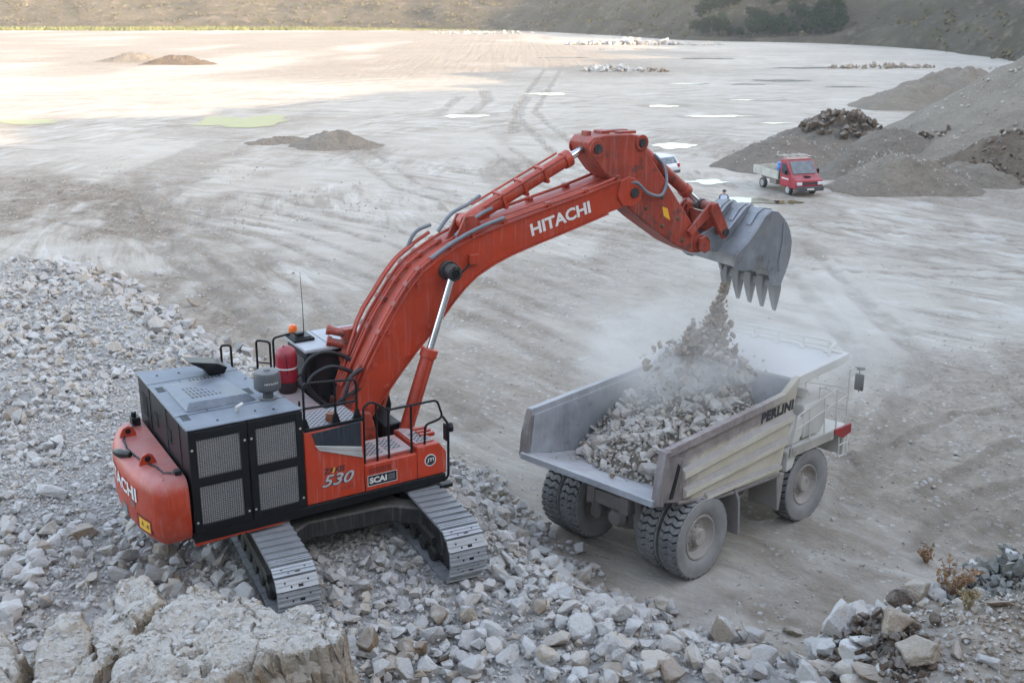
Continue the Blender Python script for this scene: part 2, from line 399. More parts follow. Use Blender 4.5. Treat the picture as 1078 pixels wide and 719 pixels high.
WATER_P = water_mat('sky_painted_puddle_water', (.55, .53, .49)); WATER = water_mat('muddy_puddle_water', (.30, .27, .20)); WATER_G = water_mat('yellow_green_puddle_water', (.29, .25, .06)); WATER_G.node_tree.nodes['Principled BSDF'].inputs['Specular IOR Level'].default_value = .12; WATER_G.node_tree.nodes['Principled BSDF'].inputs['Roughness'].default_value = .35; WATER_B = water_mat('brown_puddle_water', (.22, .17, .09))  # WATER_P: pale base colour stands in for reflected sky
def leaf_mat(name, a, bb):
    m, n, b = new_mat(name); q = NB(n)
    q.set(b.inputs['Base Color'], q.mix(q.geo('Random Per Island'), a, bb)); b.inputs['Roughness'].default_value = .8; b.inputs['Specular IOR Level'].default_value = .2; return m

# ------------------------------------------------------------------ frames of the two machines
def frame(loc, yaw, pitch, roll):
    M = Matrix.Rotation(R(yaw), 3, 'Z') @ Matrix.Rotation(-R(pitch), 3, 'Y') @ Matrix.Rotation(R(roll), 3, 'X')
    return Vector(loc), M
EX_L, EX_M = frame((-4.462, 18.84, 1.602), 32.32, -.7, .3)
TR_L, TR_M = frame((2.584, 20.93, 0.0), 43.67, -2.8, -2.28)

# ------------------------------------------------------------------ terrain
TOE = [(-60, 46), (-24, 45.6), (-20.5, 46.2), (-17.3, 45.0), (-13.0, 38.8), (-10.0, 35.2), (-6, 31.0), (-1.6, 26.0), (-.5, 24.4), (.4, 22.6), (.9, 21.7), (1.25, 20.5), (2, 19.3), (3.1, 18.2), (3.9, 17.5), (5.2, 16.6), (6.5, 14), (6.5, 2), (-60, 2)]
LEDGE_R = [(3.3, 2), (3.5, 12.3), (4.15, 13.9), (4.75, 14.8), (5.7, 15.15), (6.8, 15.6), (8.0, 16.3), (9.5, 16.6), (14, 17), (24, 15), (24, 2)]
LEDGE_L = [(-16, 15.0), (-7.8, 14.3), (-6.2, 14.4), (-4.6, 14.0), (-3.3, 13.4), (-2.2, 12.6), (-1.7, 11.5), (-1.5, 4), (-16, 4)]
PUDDLES = [  # x, y, rx, ry, material, seed
    (-27.7, 110.0, 5.6, 9.5, WATER_G, 1), (4.6, 145, 3.3, 3.0, WATER, 2), (-5.3, 116, 2.8, 2.6, WATER, 3), (18.2, 127.5, 2.4, 2.0, WATER, 4),
    (22.5, 116, 4.4, 1.7, WATER, 5), (14.0, 91, 2.2, 3.2, WATER, 6), (15.0, 64.9, 1.9, 1.7, WATER, 7), (17.0, 64.2, 1.0, 1.0, WATER_B, 27), (43.0, 171, 5.5, 3.0, WATER_P, 8), (36, 163, 3.5, 1.6, WATER_P, 38),
    (13.5, 72.0, 1.7, 1.6, WATER, 9), (-50, 110, 4.0, 4, WATER_G, 10), (31, 136, 4.0, 1.6, WATER_P, 11), (27, 164, 4, 1.8, WATER_P, 12), (56, 205, 8, 3, WATER_P, 13), (12.0, 245, 7, 4, WATER_P, 14), (44, 240, 8, 4, WATER_P, 15), (49, 158, 3.0, 1.6, WATER_P, 17), (27, 109, 2.0, .9, WATER, 18), (-62, 104, 3, 3, WATER_G, 19), (30, 290, 9, 5, WATER_P, 20)]
TRACKS = [([(-3, 27), (-9, 38), (-16, 52), (-26, 64), (-40, 78)], .45), ([(-1, 28.5), (-7, 39.5), (-14, 53), (-24, 66), (-38, 80)], .45), ([(6, 23), (12, 34), (13, 52), (4, 80), (0, 120), (6, 200)], .5),
          ([(8.2, 23), (14.2, 34), (15, 52), (6.5, 80), (2.5, 120), (9, 200)], .5), ([(-14, 45), (-20, 56), (-22, 68)], .5), ([(12, 19), (22, 26), (40, 30)], .5), ([(11, 21.5), (21, 28), (39, 32)], .5),
          ([(-34, 60), (-26, 66), (-22, 73)], 1.0), ([(-22, 62), (-25, 70), (-27, 76)], .9), ([(-5, 118), (-3, 135), (-4, 150)], 1.0), ([(-8, 120), (-7, 140)], .8), ([(0, 100), (1, 125), (2, 140)], .8), ([(16, 30), (26, 32), (45, 36)], .6),
          ([(-4, 28.5), (-11, 40), (-19, 53), (-30, 61)], .26), ([(-3, 29.2), (-9.6, 40.8), (-17.4, 54), (-28, 62.5)], .26), ([(4, 30), (-3, 41), (-13, 54), (-25, 63)], .26), ([(5.2, 30.6), (-1.6, 42), (-11.6, 55.2), (-23.6, 64.5)], .26),
          ([(28, 44), (14, 47), (2, 56), (-8, 70), (-14, 88)], .28), ([(28, 45.6), (14.6, 48.6), (3.2, 57.4), (-6.4, 71), (-12.2, 89)], .28), ([(30, 52), (12, 58), (2, 70), (-2, 90)], .28), ([(30, 53.6), (13, 59.5), (3.6, 71), (-.4, 91)], .28), ([(10.5, 24), (14, 27), (20, 28.5), (29, 28)], .26), ([(9.6, 26), (13.4, 29.2), (20, 30.4), (29, 30)], .26),
          ([(9.2, 19), (12, 22), (17, 24.5), (26, 25.5)], .26), ([(9.0, 21), (11.4, 23.6), (17, 26.3), (26, 27.4)], .26), ([(-2.5, 24.5), (-6.5, 30.5), (-12, 42), (-20, 58)], .5), ([(9, 26), (4, 36), (-6, 52), (-18, 66)], .35), ([(11, 27), (6, 37), (-4, 53), (-16, 67)], .35)]
def floor_z(x, y):
    z = np.zeros(np.shape(x))
    z = z + (fbm(x * .12, y * .12, 3, 4) - .5) * .34 * sstep(14, 40, y) + (fbm(x * .9, y * .9, 5, 3) - .5) * .10
    dx, dy = x - 2.584, y - 20.93
    a = R(43.67); fx = dx * math.cos(a) + dy * math.sin(a); fy = -dx * math.sin(a) + dy * math.cos(a)
    wgt = np.exp(-((fx - 2) ** 2 + fy ** 2) / 50)
    return z + wgt * np.clip(-.049 * fx - .041 * fy, -.5, .3)
def terr(x, y, masks=False):
    x = np.asarray(x, float); y = np.asarray(y, float)
    z = floor_z(x, y); wet = np.zeros(x.shape)
    for px, py, rx, ry, _, s in PUDDLES:
        d = np.sqrt(((x - px) / rx) ** 2 + ((y - py) / ry) ** 2)
        zc = 0.0
        k = sstep(1.7, 1.05, d); wet = np.maximum(wet, sstep(1.75, 1.1, d)); z = z * (1 - k) + (zc - .05) * k
    trk = np.zeros(x.shape)
    for pts, wd in TRACKS:
        d = pdist(x, y, pts) + (fbm(x * .5, y * .5, 9, 2) - .5) * .5
        k = sstep(wd, wd * .45, d); trk = np.maximum(trk, k); z = z - .05 * k + .05 * sstep(wd * .7, wd, d) * sstep(wd * 1.7, wd, d)
    wob = (fbm(x * .55, y * .55, 21, 3) - .5) * 1.5
    dB = sdf(x, y, TOE) + wob
    up = sstep(0, 3.3, dB)
    back = sstep(28, 42, y)
    hB = (1.56 - .25 * back) * up + (fbm(x * .7, y * .7, 31, 4) - .5) * (.42 + .8 * back * sstep(6, 0, dB)) * sstep(0, 1.2, dB)
    exw = np.exp(-(((x + 3.7) / 3.2) ** 4 + ((y - 18.7) / 3.6) ** 4))
    hB = hB * (1 - exw * sstep(2.0, 3.3, dB)) + 1.56 * exw * sstep(2.0, 3.3, dB)
    z = np.where(dB > 0, np.maximum(z * (1 - up), 0) + hB, z)
    rub = sstep(-.1, .7, dB); soil = np.zeros(x.shape)
    wl = (fbm(x * .9, y * .9, 41, 4) - .5) * .8
    dL = sdf(x, y, LEDGE_L) + wl; zl = 1.5 + .35 * sstep(0, .9, dL) + (fbm(x * 1.6, y * 1.6, 43, 4) - .5) * .35
    z = np.where(dL > 0, np.maximum(z, zl), z)
    soil = np.maximum(soil, .8 * sstep(.0, .3, dL) * sstep(2.6, .8, dL))
    dR = sdf(x, y, LEDGE_R) + wl * .7; zr = (2.35 + .55 * sstep(.6, 2.0, dR)) * sstep(-.15, .55, dR) + (fbm(x * 1.5, y * 1.5, 47, 5) - .5) * .45 * sstep(0, .6, dR) + .06 * np.clip(x - 6, 0, 10)
    z = np.where(dR > -.15, np.maximum(z, zr), z)
    soil = np.maximum(soil, 1.0 * sstep(-.2, .1, dR) * sstep(1.15, .55, dR)); soil = np.maximum(soil, (.45 + .3 * sstep(.45, .6, fbm(x * 1.3, y * 1.3, 49, 3))) * sstep(.5, 1.2, dR))
    zb = np.minimum(11.15 - .745 * y, 10.0)
    z = np.where(y < 16, np.maximum(z, zb), z)
    # brown churned ground on the left and right of the floor, compacted dirt and painted-in shade in the loading lane
    n1 = fbm(x * .30, y * .16, 61, 4); n2 = fbm(x * .7, y * .7, 67, 3)
    br = sstep(-3, 1.5, sdf(x, y, [(-40, 73), (-29, 74), (-24, 68), (-15.5, 50), (-8.5, 36), (-5.5, 29.5), (-12, 38), (-17, 46.5), (-24, 47), (-50, 48)])) * sstep(.38, .56, n1)
    br = np.maximum(br, .75 * sstep(-2.5, 1.5, sdf(x, y, [(9.2, 33), (17, 36), (34, 33), (22, 19), (10.5, 20), (8, 25)])) * sstep(.42, .58, n1))
    br = np.maximum(br, .55 * sstep(.54, .64, fbm(x * .16 + 9, y * .08, 69, 4)) * sstep(24, 34, y) * sstep(120, 80, y))
    br = np.maximum(br, .75 * sstep(-25, 15, sdf(x, y, [(-260, 420), (-20, 480), (20, 345), (30, 190), (-23, 175), (-80, 190), (-150, 260)])) * sstep(.30, .52, fbm(x * .05, y * .02, 75, 4)))
    br = np.maximum(br, .75 * sstep(215, 300, y) * sstep(.46, .56, fbm(x * .03, y * .012, 76, 4)))
    br = np.maximum(br, .55 * sstep(.47, .58, fbm(x * .16 + .1 * y, y * .16, 77, 4)) * sstep(22, 30, y) * sstep(60, 44, y) * sstep(-12, -3, x))
    edge = sstep(-2.6, -.3, dB) * (dB < 0) * sstep(24, 30, y) * .8
    soil = np.maximum(soil, np.maximum(br, edge * sstep(.35, .6, n2)))
    lane = sstep(9.5, 4.0, np.hypot(x - 3.6, y - 18.6)) * (dB < 0)  # dark lane dirt with shade beside the truck painted in
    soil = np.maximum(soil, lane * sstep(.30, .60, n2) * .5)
    soil = np.maximum(soil, wet * .5 * sstep(.3, .55, fbm(x * .2, y * .1, 74, 3)))
    chn = np.maximum(br, lane * .5) * (rub < .1)
    z = z + chn * ((fbm(x * 1.7, y * 1.7, 68, 3) - .5) * .26)
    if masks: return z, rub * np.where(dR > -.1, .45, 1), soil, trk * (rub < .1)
    return z
def lines(segs):
    out = []
    for a, b, st in segs: out += list(np.arange(a, b, st))
    return np.array(out)
def grow(a, b, st, f):
    out = []
    while a < b: out.append(a); a += st; st *= f
    return np.array(out + [b])
gx = np.concatenate([-grow(30, 700, .6, 1.10)[::-1], lines([(-29.8, 30, .19)]), grow(30, 700, .6, 1.10)])
gy = np.concatenate([-grow(-2, 260, .8, 1.25)[::-1], lines([(2.6, 9, .4), (9, 30, .15), (30, 75, .27), (75, 150, .9)]), grow(150, 900, 1.2, 1.07)])
X, Y = np.meshgrid(gx, gy)
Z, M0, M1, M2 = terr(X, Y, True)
nx, ny = len(gx), len(gy)
idx = np.arange(nx * ny).reshape(ny, nx)
Fq = np.stack([idx[:-1, :-1], idx[:-1, 1:], idx[1:, 1:], idx[1:, :-1]], -1).reshape(-1, 4)
me = np_mesh('ground', np.stack([X, Y, Z], -1).reshape(-1, 3), Fq)
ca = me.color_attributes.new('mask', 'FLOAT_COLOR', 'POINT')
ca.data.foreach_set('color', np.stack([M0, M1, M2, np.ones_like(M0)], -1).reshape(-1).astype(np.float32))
me.materials.append(GROUND); me.shade_smooth()
ground = bpy.data.objects.new('ground', me); C.objects.link(ground); tag(ground, kind='structure')

# hills: quarry rim swept round the floor; unseen right and rear walls are added to shade the working area and block sky
TOEPATH = [(-800, 440, 17, .5), (-420, 510, 17, .5), (-200, 520, 17, .5), (-60, 525, 17.5, .5), (-5, 505, 18, .5), (30, 430, 18, .55), (58, 358, 20, .6), (98, 332, 28, .62), (108, 290, 34, .65), (106, 240, 34, .75), (102, 195, 34, .9), (99, 150, 34, 1.4), (96, 115, 35, 1.9),
           (86, 78, 38, 2.2), (76, 46, 42, 2.2), (50, 26, 46, 2.2), (38, 4, 46, 2.2), (26, -16, 44, 2.0), (-4, -28, 36, 1.8), (-60, -44, 24, 1.4), (-200, -60, 20, 1.2)]
def sweep_hills():
    pts = []
    for i in range(len(TOEPATH) - 1):
        a, b = np.array(TOEPATH[i]), np.array(TOEPATH[i + 1]); n = max(2, int(np.hypot(*(b - a)[:2]) / 3.0))
        for k in range(n): pts.append(a + (b - a) * k / n)
    P = np.array(pts + [np.array(TOEPATH[-1])])
    for _ in range(6): P[1:-1] = (P[:-2] + P[1:-1] * 2 + P[2:]) / 4
    T = np.gradient(P[:, :2], axis=0); T /= np.linalg.norm(T, axis=1)[:, None]
    Nn = np.stack([-T[:, 1], T[:, 0]], 1)   # outward is to the left of the walk
    prof = np.concatenate([np.linspace(-.02, 1, 44), [1.15, 1.5, 2.2, 3.5]])
    V = []
    for i in range(len(P)):
        H, sl = P[i, 2], P[i, 3]; D = H / sl
        for t in prof: V.append((P[i, 0] + Nn[i, 0] * D * t, P[i, 1] + Nn[i, 1] * D * t, t, H))
    V = np.array(V); x, y, t, H = V.T
    base = 0.0
    tt = np.clip(t, 0, 1)
    step = tt + .055 * np.sin(tt * 2 * PI * 2.5 + (fbm(x * .02, y * .02, 72, 3) - .5) * 6)   # old benches in the slope
    z = base - .4 + np.where(t > 0, H * step, t * H) + (fbm(x * .06, y * .06, 71, 5) - .5) * H * .34 * np.minimum(tt * 3, 1) + (fbm(x * .4, y * .4, 73, 4) - .5) * 1.1 * np.minimum(tt * 8, 1)
    m = len(prof); n = len(P); ii = np.arange(n * m).reshape(n, m)
    F = np.stack([ii[:-1, :-1], ii[1:, :-1], ii[1:, 1:], ii[:-1, 1:]], -1).reshape(-1, 4)
    me = np_mesh('hills', np.stack([x, y, z], 1), F[:, ::-1].copy()); me.materials.append(HILL); me.shade_smooth()
    o = bpy.data.objects.new('hills', me); C.objects.link(o); tag(o, kind='structure'); return np.stack([x, y, z], 1), t
HV, HT = sweep_hills()

# puddles
for px, py, rx, ry, mt, s in PUDDLES:
    n = 96; V = []
    rr = np.random.default_rng(100 + s)
    ph = rr.uniform(0, 6.28, 6); am = rr.uniform(.05, .2, 6)
    for k in range(n):
        a = 2 * PI * k / n; r = 1 + sum(am[j] * math.sin((j + 1) * a + ph[j]) for j in range(6)) * .75 + .05 * math.sin(9 * a + ph[0]) + .03 * math.sin(14 * a + ph[3])
        V.append((px + rx * r * math.cos(a) * .78, py + ry * r * math.sin(a) * .62, -.012))
    me = np_mesh('puddle', np.array(V), [tuple(range(n))]); me.materials.append(mt)
    o = bpy.data.objects.new('puddle', me); C.objects.link(o); tag(o, kind='structure')

# ------------------------------------------------------------------ EXCAVATOR (local frame: x forward, y left, z up, origin on the rubble)
ex = empty('excavator', EX_L, EX_M.to_euler())
tag(ex, 'large orange and black tracked excavator standing on the rubble and tipping its bucket', 'excavator')
# undercarriage
UC = Matrix.Translation((.74, -.55, 0)) @ Matrix.Rotation(R(-95.5), 4, 'Z')
def stadium(half, r, zc, n=14):
    p = []
    for k in range(n + 1):
        a = PI / 2 - PI * k / n; p.append((half + r * math.cos(a), zc + r * math.sin(a)))
    for k in range(n + 1):
        a = -PI / 2 - PI * k / n; p.append((-half + r * math.cos(a), zc + r * math.sin(a)))
    return p
def track(side):
    yc = side * 1.56
    pth = stadium(2.5, .50, .52); pth.append(pth[0])
    P = [Vector(p) for p in pth]; L = [0]
    for i in range(1, len(P)): L.append(L[-1] + (P[i] - P[i - 1]).length)
    tot = L[-1]; n = int(tot / .228)
    b = MB(); bh = MB()
    for k in range(n):
        s_ = tot * k / n
        i = max(j for j in range(len(L) - 1) if L[j] <= s_ + 1e-9); t = (s_ - L[i]) / (L[i + 1] - L[i])
        p = P[i].lerp(P[i + 1], t); d = (P[i + 1] - P[i]).normalized(); nr = Vector((-d.y, d.x))
        # 3d basis in undercarriage frame: along d -> (x,z); outward normal
        nrm = Vector((nr.x, 0, nr.y)); al = Vector((d.x, 0, d.y))
        pc = Vector((p.x, yc, p.y))
        if (pc - Vector((max(-2.5, min(2.5, p.x)), yc, .52))).dot(nrm) < 0: nrm = -nrm
        Bm = Matrix((al, Vector((0, 1, 0)), nrm)).transposed()
        def sub(c, dd, B=b):
            m_ = MB().box((0, 0, 0), dd); B.add([UC @ (pc + Bm @ (Vector(v) + Vector(c))) for v in m_.v], m_.f)
        B_ = b
        sub((0, 0, 0), (.205, .72, .035)); sub((.085, 0, .036), (.030, .72, .06)); sub((-.005, 0, .026), (.022, .72, .034)); sub((-.07, 0, .02), (.022, .72, .024))
        sub((-.105, 0, -.012), (.03, .72, .02))
        b.mi(1); sub((.045, 0.06, .019), (.05, .085, .006)); sub((.045, -.10, .019), (.035, .03, .006)); sub((-.035, .20, .019), (.03, .03, .006)); sub((-.035, -.20, .019), (.03, .03, .006)); b.mi(0)
        for yy in (-.09, .09): b.mi(2); sub((0, yy, -.07), (.2, .05, .11)); b.mi(0)
    o = b.build('track', [SHOE, BLACK, DKSTEEL], ex, smooth=0)
    f = MB()
    pr = stadium(2.45, .34, .50, 8)
    def addp(mb): f.add([UC @ Vector(v) for v in mb.v], mb.f)
    addp(MB().prism([(-2.2, .28), (2.2, .28), (2.35, .45), (2.2, .78), (-2.2, .78), (-2.35, .45)], yc - .21, yc + .21))
    addp(MB().prism([(-2.0, .40), (2.0, .40), (2.0, .58), (-2.0, .58)], yc - .30, yc + .30))
    for i in range(9): addp(MB().cyl((-1.9 + i * .475, yc - .28, .2), (-1.9 + i * .475, yc + .28, .2), .15, 14))
    fo = f.build('track_frame', DKSTEEL, ex, bevel=.015)
    for xs, nm in ((2.5, 'idler'), (-2.5, 'sprocket')):
        g = MB(); mb = MB().lathe([(0, -.2), (.30, -.2), (.33, -.12), (.44, -.1), (.44, .1), (.33, .12), (.30, .2), (0, .2)], (xs, yc, .52), (0, 1, 0), 28)
        g.add([UC @ Vector(v) for v in mb.v], mb.f); g.build(nm, DKSTEEL, ex)
track(-1); track(1)
cbm = MB()
def ucadd(mb): cbm.add([UC @ Vector(v) for v in mb.v], mb.f)
ucadd(MB().prism([(-.95, -1.5), (-.55, -.8), (-.55, .8), (-.95, 1.5), (-.45, 1.5), (.1, .95), (.75, 1.0), (1.15, 1.5), (1.6, 1.5), (1.05, .8), (1.05, -.8), (1.6, -1.5), (1.15, -1.5), (.75, -1.0), (.1, -.95), (-.45, -1.5)], .55, .92, 'z'))
cbm.build('carbody', DKSTEEL, ex, bevel=.04)
MB().lathe([(.2, .86), (.95, .86), (.95, 1.02), (.86, 1.03), (.86, 1.18), (.2, 1.18)], (.74, -.2, 0), (0, 0, 1), 40).build('swing_ring', DKSTEEL, ex)
# upper frame
MB().prism([(-2.3, -1.66), (2.62, -1.66), (2.66, -1.2), (2.66, -.75), (1.7, -.7), (1.7, .6), (2.55, .65), (2.55, 1.66), (-2.3, 1.66)], 1.16, 1.34, 'z').build('upper_frame', BLACK, ex, bevel=.02)
b = MB(); b.bx(-2.30, 2.64, -1.705, -1.66, 1.15, 1.325); b.bx(-2.3, 2.55, 1.66, 1.705, 1.15, 1.325); b.build('skirt', BLACK, ex, bevel=.012)
# underside plates seen below the skirt
b = MB(); b.prism([(-1.2, -1.2), (2.2, -1.2), (2.2, 1.2), (-1.2, 1.2)], 1.04, 1.15, 'z'); b.build('belly_plate', DKSTEEL, ex)
# counterweight
CWP = [(-2.33, -1.7), (-2.70, -1.7), (-2.84, -1.64), (-2.94, -1.47), (-3.02, -1.2), (-3.09, -.82), (-3.13, -.42), (-3.145, 0), (-3.12, .4), (-3.06, .8), (-2.97, 1.15), (-2.86, 1.45), (-2.74, 1.6), (-2.62, 1.68), (-2.33, 1.7)]
def cw_ring(z, ins):
    out = []
    n = len(CWP)
    for i, (x, y) in enumerate(CWP):
        a = Vector(CWP[max(0, i - 1)]); c_ = Vector(CWP[min(n - 1, i + 1)]); t = (c_ - a).normalized(); nr = Vector((-t.y, t.x))
        if nr.dot(Vector((x + 2.3, y))) > 0: nr = -nr
        q = Vector((x, y)) + nr * ins
        if i in (0, n - 1): q.x = -2.33
        out.append((q.x, q.y, z))
    return out
b = MB(); b.loft([cw_ring(1.12, .42), cw_ring(1.14, .24), cw_ring(1.22, .10), cw_ring(1.34, .03), cw_ring(1.5, 0), cw_ring(2.12, .015), cw_ring(2.22, .04), cw_ring(2.30, .09), cw_ring(2.345, .16), cw_ring(2.36, .26)])
cw = b.build('counterweight', coat('dusty_counterweight_paint', (.44, .042, .011), .38, dust=.42, var=.2, streak=.12, dustcol=(.46, .41, .40)), ex, smooth=50)
def cw_at(s, z, off=.006):
    """point on the counterweight's rear face; s = distance along the outline from its right front corner"""
    r = [Vector(p).to_2d() for p in cw_ring(z, 0 if z < 2.12 else .015)]; acc = 0
    for i in range(len(r) - 1):
        l = (r[i + 1] - r[i]).length
        if acc + l >= s or i == len(r) - 2:
            t = (r[i + 1] - r[i]) / l; nr = Vector((t.y, -t.x))
            if nr.dot(r[i] - Vector((-2, 0))) < 0: nr = -nr
            p = r[i] + t * (s - acc) + nr * off; return (p.x, p.y, z)
        acc += l
text('lettering', 'HITACHI', lambda u, v: cw_at(2.95 - u, 1.83 + v), 1.75, .27, WHITE_L, cw, .03)
def cw_patch(name, s0, s1, z0, z1, m, off=.004, n=6):
    V = []; F = []
    for i in range(n + 1):
        s_ = s0 + (s1 - s0) * i / n; V += [cw_at(s_, z0, off), cw_at(s_, z1, off)]
    for i in range(n): F.append((2 * i, 2 * i + 2, 2 * i + 3, 2 * i + 1))
    bb = MB(); bb.add(V, F); return bb.build(name, m, cw, smooth=0)
cw_patch('warning_label', .78, 1.16, 1.40, 1.60, YELLOW, .008)
cw_patch('warning_label_border', .74, 1.26, 1.36, 1.64, flat('dark_red_sticker', (.20, .02, .02)), .004)
text('warning_triangle', 'A', lambda u, v: cw_at(1.08 - u, 1.46 + v, .011), .10, .10, BLACK_L, cw, .0)
text('warning_text', '-II', lambda u, v: cw_at(.93 - u, 1.46 + v, .011), .11, .08, BLACK_L, cw, .01)
cw_patch('recess', 1.30, 1.50, 1.70, 1.80, flat('recess_grey', (.22, .12, .11)), .004)
cw_patch('badge', 1.72, 2.0, 1.38, 1.58, flat('grey_badge', (.20, .21, .21)), .005)
b = MB()
for yy in (-.66, .78):
    o_ = MB().prism([(-.15, 0), (.15, 0), (.14, .06), (.09, .17), (0, .21), (-.09, .17), (-.14, .06)], -.025, .025)
    lug = MB(); lug.add([(v[0] - 2.74, v[1] + yy, v[2] + 2.355) for v in o_.v], o_.f)
    lo = lug.build('lifting_lug', ORANGE, cw, bevel=.006)
    MB().cyl((-2.74, yy - .029, 2.355 + .11), (-2.74, yy + .029, 2.355 + .11), .055, 14).build('lug_hole', BLACK, lo)
# chain and lamp left on the counterweight
b = MB(); pts = [(-2.42, -1.38, 2.39), (-2.62, -1.18, 2.375), (-2.66, -.9, 2.375), (-2.80, -.55, 2.375), (-2.86, -.2, 2.375), (-2.90, .2, 2.375), (-2.86, .62, 2.375), (-2.72, .95, 2.375), (-2.62, 1.02, 2.385), (-2.5, 1.3, 2.39)]
for i in range(len(pts) - 1):
    a, c_ = Vector(pts[i]), Vector(pts[i + 1]); n = max(1, int((c_ - a).length / .075))
    for k in range(n):
        p = a.lerp(c_, k / n); d = (c_ - a).normalized() * .045; sdv = d.cross(Vector((0, 0, 1))).normalized() * .018
        if (k % 2): sdv = Vector((0, 0, .018))
        b.tube([p - d + sdv, p + d + sdv, p + d - sdv + Vector((0, 0, .004)), p - d - sdv + Vector((0, 0, .004)), p - d + sdv], .009, 5)
b.build('chain', flat('chain_steel', (.10, .10, .10), .5, .6), ex)
b = MB(); b.tube([(-3.08, .3, 2.30), (-3.05, .02, 2.37), (-2.93, -.22, 2.41)], [.06, .085, .05], 10); b.build('work_lamp', BLACK, ex, bevel=.01)
MB().bx(-2.47, -2.36, -1.42, -1.28, 2.36, 2.44).build('chain_hook', BLACK, ex, bevel=.01)
b = MB(); b.bx(-2.56, -2.40, 1.2, 1.42, 2.36, 2.52); b.cyl((-2.5, 1.3, 2.5), (-2.5, 1.3, 2.62), .05); b.build('rear_camera', BLACK, ex, bevel=.01)

# engine housing
HT_ = [(-2.28, -1.69), (-.25, -1.69), (-.66, 1.42), (-2.28, 1.69)]
eh = MB().prism(HT_, 1.34, 3.22, 'z').build('engine_housing', BLACK, ex, bevel=.03)
ht = MB().prism([(-2.30, -1.71), (-.23, -1.71), (-.64, 1.44), (-2.30, 1.71)], 3.222, 3.262, 'z').build('hood_top', BLACK_TOP, ex, bevel=.018)
b = MB()
b.loft([[(-2.06, -.90, 3.262), (-.80, -.90, 3.262), (-.95, .62, 3.262), (-2.06, .75, 3.262)], [(-1.97, -.76, 3.385), (-.90, -.76, 3.365), (-1.0, .50, 3.285), (-1.97, .6, 3.285)]])
sc = b.build('hood_scoop', BLACK_TOP, ex, bevel=.012)
for j in range(4):
    b = MB()
    for i in range(9):
        xv = -1.82 + i * .072; yv = -.45 + j * .2; zv = 3.385 - (yv + .76) * .078 - .03 * (xv + 1.97) / 1.07; b.box((xv, yv, zv), (.036, .13, .016), (-.078, .028, 0))
    b.build('louvre', BLACK, sc, smooth=0)
b = MB()
for i in range(9): b.bx(-1.55 + i * .07, -1.52 + i * .07, .66, .78, 3.258, 3.268)
b.build('louvre', BLACK, sc, smooth=0)
for j, (xx, yy) in enumerate(((-2.22, .35), (-2.22, -1.25))):
    b = MB()
    for i in range(6): b.bx(xx, xx + .14, yy + i * .05, yy + i * .05 + .022, 3.25, 3.268)
    b.build('louvre', BLACK, ht, smooth=0)
b = MB()
for i in range(7): b.bx(-.86 + i * .0, -.72, -.55 + i * .05, -.53 + i * .05, 3.25, 3.268)
b.build('louvre', BLACK, ht, smooth=0)
b = MB(); b.bx(-2.29, -.3, .86, .872, 3.262, 3.267); b.bx(-2.29, -.28, -1.02, -1.008, 3.262, 3.267); b.bx(-1.72, -1.708, -1.0, .86, 3.262, 3.267)
for px_, py_ in ((-1.0, -1.4), (-1.7, -1.5), (-.7, -1.5), (-.6, .3), (-1.6, 1.25), (-2.0, 1.3), (-.9, 1.0)): b.cyl((px_, py_, 3.26), (px_, py_, 3.275), .022, 8)
b.build('hood_seam', BLACK, ht, smooth=0)
b = MB(); b.tube([(-1.28, -1.25, 3.26), (-1.28, -1.25, 3.33), (-1.16, -1.22, 3.37)], .035, 8); b.build('hood_latch', SILVER, ht)
# rear face vents of the housing
b = MB()
for j in range(8): b.bx(-2.296, -2.285, 1.02, 1.42, 2.55 + j * .055, 2.575 + j * .055)
VB = flat('vent_black', (.008, .008, .009)); b.build('vent', VB, eh, smooth=0)
for y0 in (.28, -.62):
    b = MB()
    for j in range(5): b.bx(-2.296, -2.285, y0, y0 + .3, 2.62 + j * .055, 2.645 + j * .055)
    b.build('vent', VB, eh, smooth=0)
b = MB()
for yy in (-1.2, -.35, .8): b.bx(-2.292, -2.281, yy - .008, yy + .008, 2.4, 3.2)
b.build('panel_seam', VB, eh, smooth=0)
for (x0, x1) in ((-2.285, -1.275), (-1.255, -.265)):
    dz = MB(); W_ = .105
    y0, y1 = -1.735, -1.695
    ux0, ux1 = x0 + .13, x1 - .13
    for (a, c_) in ((1.345, 1.49), (2.20, 2.37), (3.06, 3.215)): dz.bx(ux0, ux1, y0, y1, a, c_)
    dz.bx(x0, ux0, y0, y1, 1.345, 3.215); dz.bx(ux1, x1, y0, y1, 1.345, 3.215)
    d_ = dz.build('service_door', BLACK, ex, bevel=.006)
    for (a, c_) in ((1.49, 2.20), (2.37, 3.06)):
        MB().bx(ux0 + .002, ux1 - .002, -1.715, -1.700, a + .002, c_ - .002).build('grille', GRILLE, d_, smooth=0)
    bb = MB()
    for xx in (x0 + .05, x1 - .05):
        for zz in (1.55, 2.9): bb.cyl((xx, -1.732, zz), (xx, -1.742, zz), .022, 8)
    bb.build('bolt', SILVER, d_)
MB().prism([(-2.3, 1.12), (-.75, 1.12), (-.62, 1.17), (-.75, 1.15), (-2.3, 1.15)], -1.70, -1.62).build('skirt_trim', ORANGE, ex)
MB().prism([(-2.28, 1.085), (-1.5, 1.115), (-1.2, 1.16), (-2.28, 1.16)], -1.685, -1.55).build('corner_plate', ORANGE, ex)
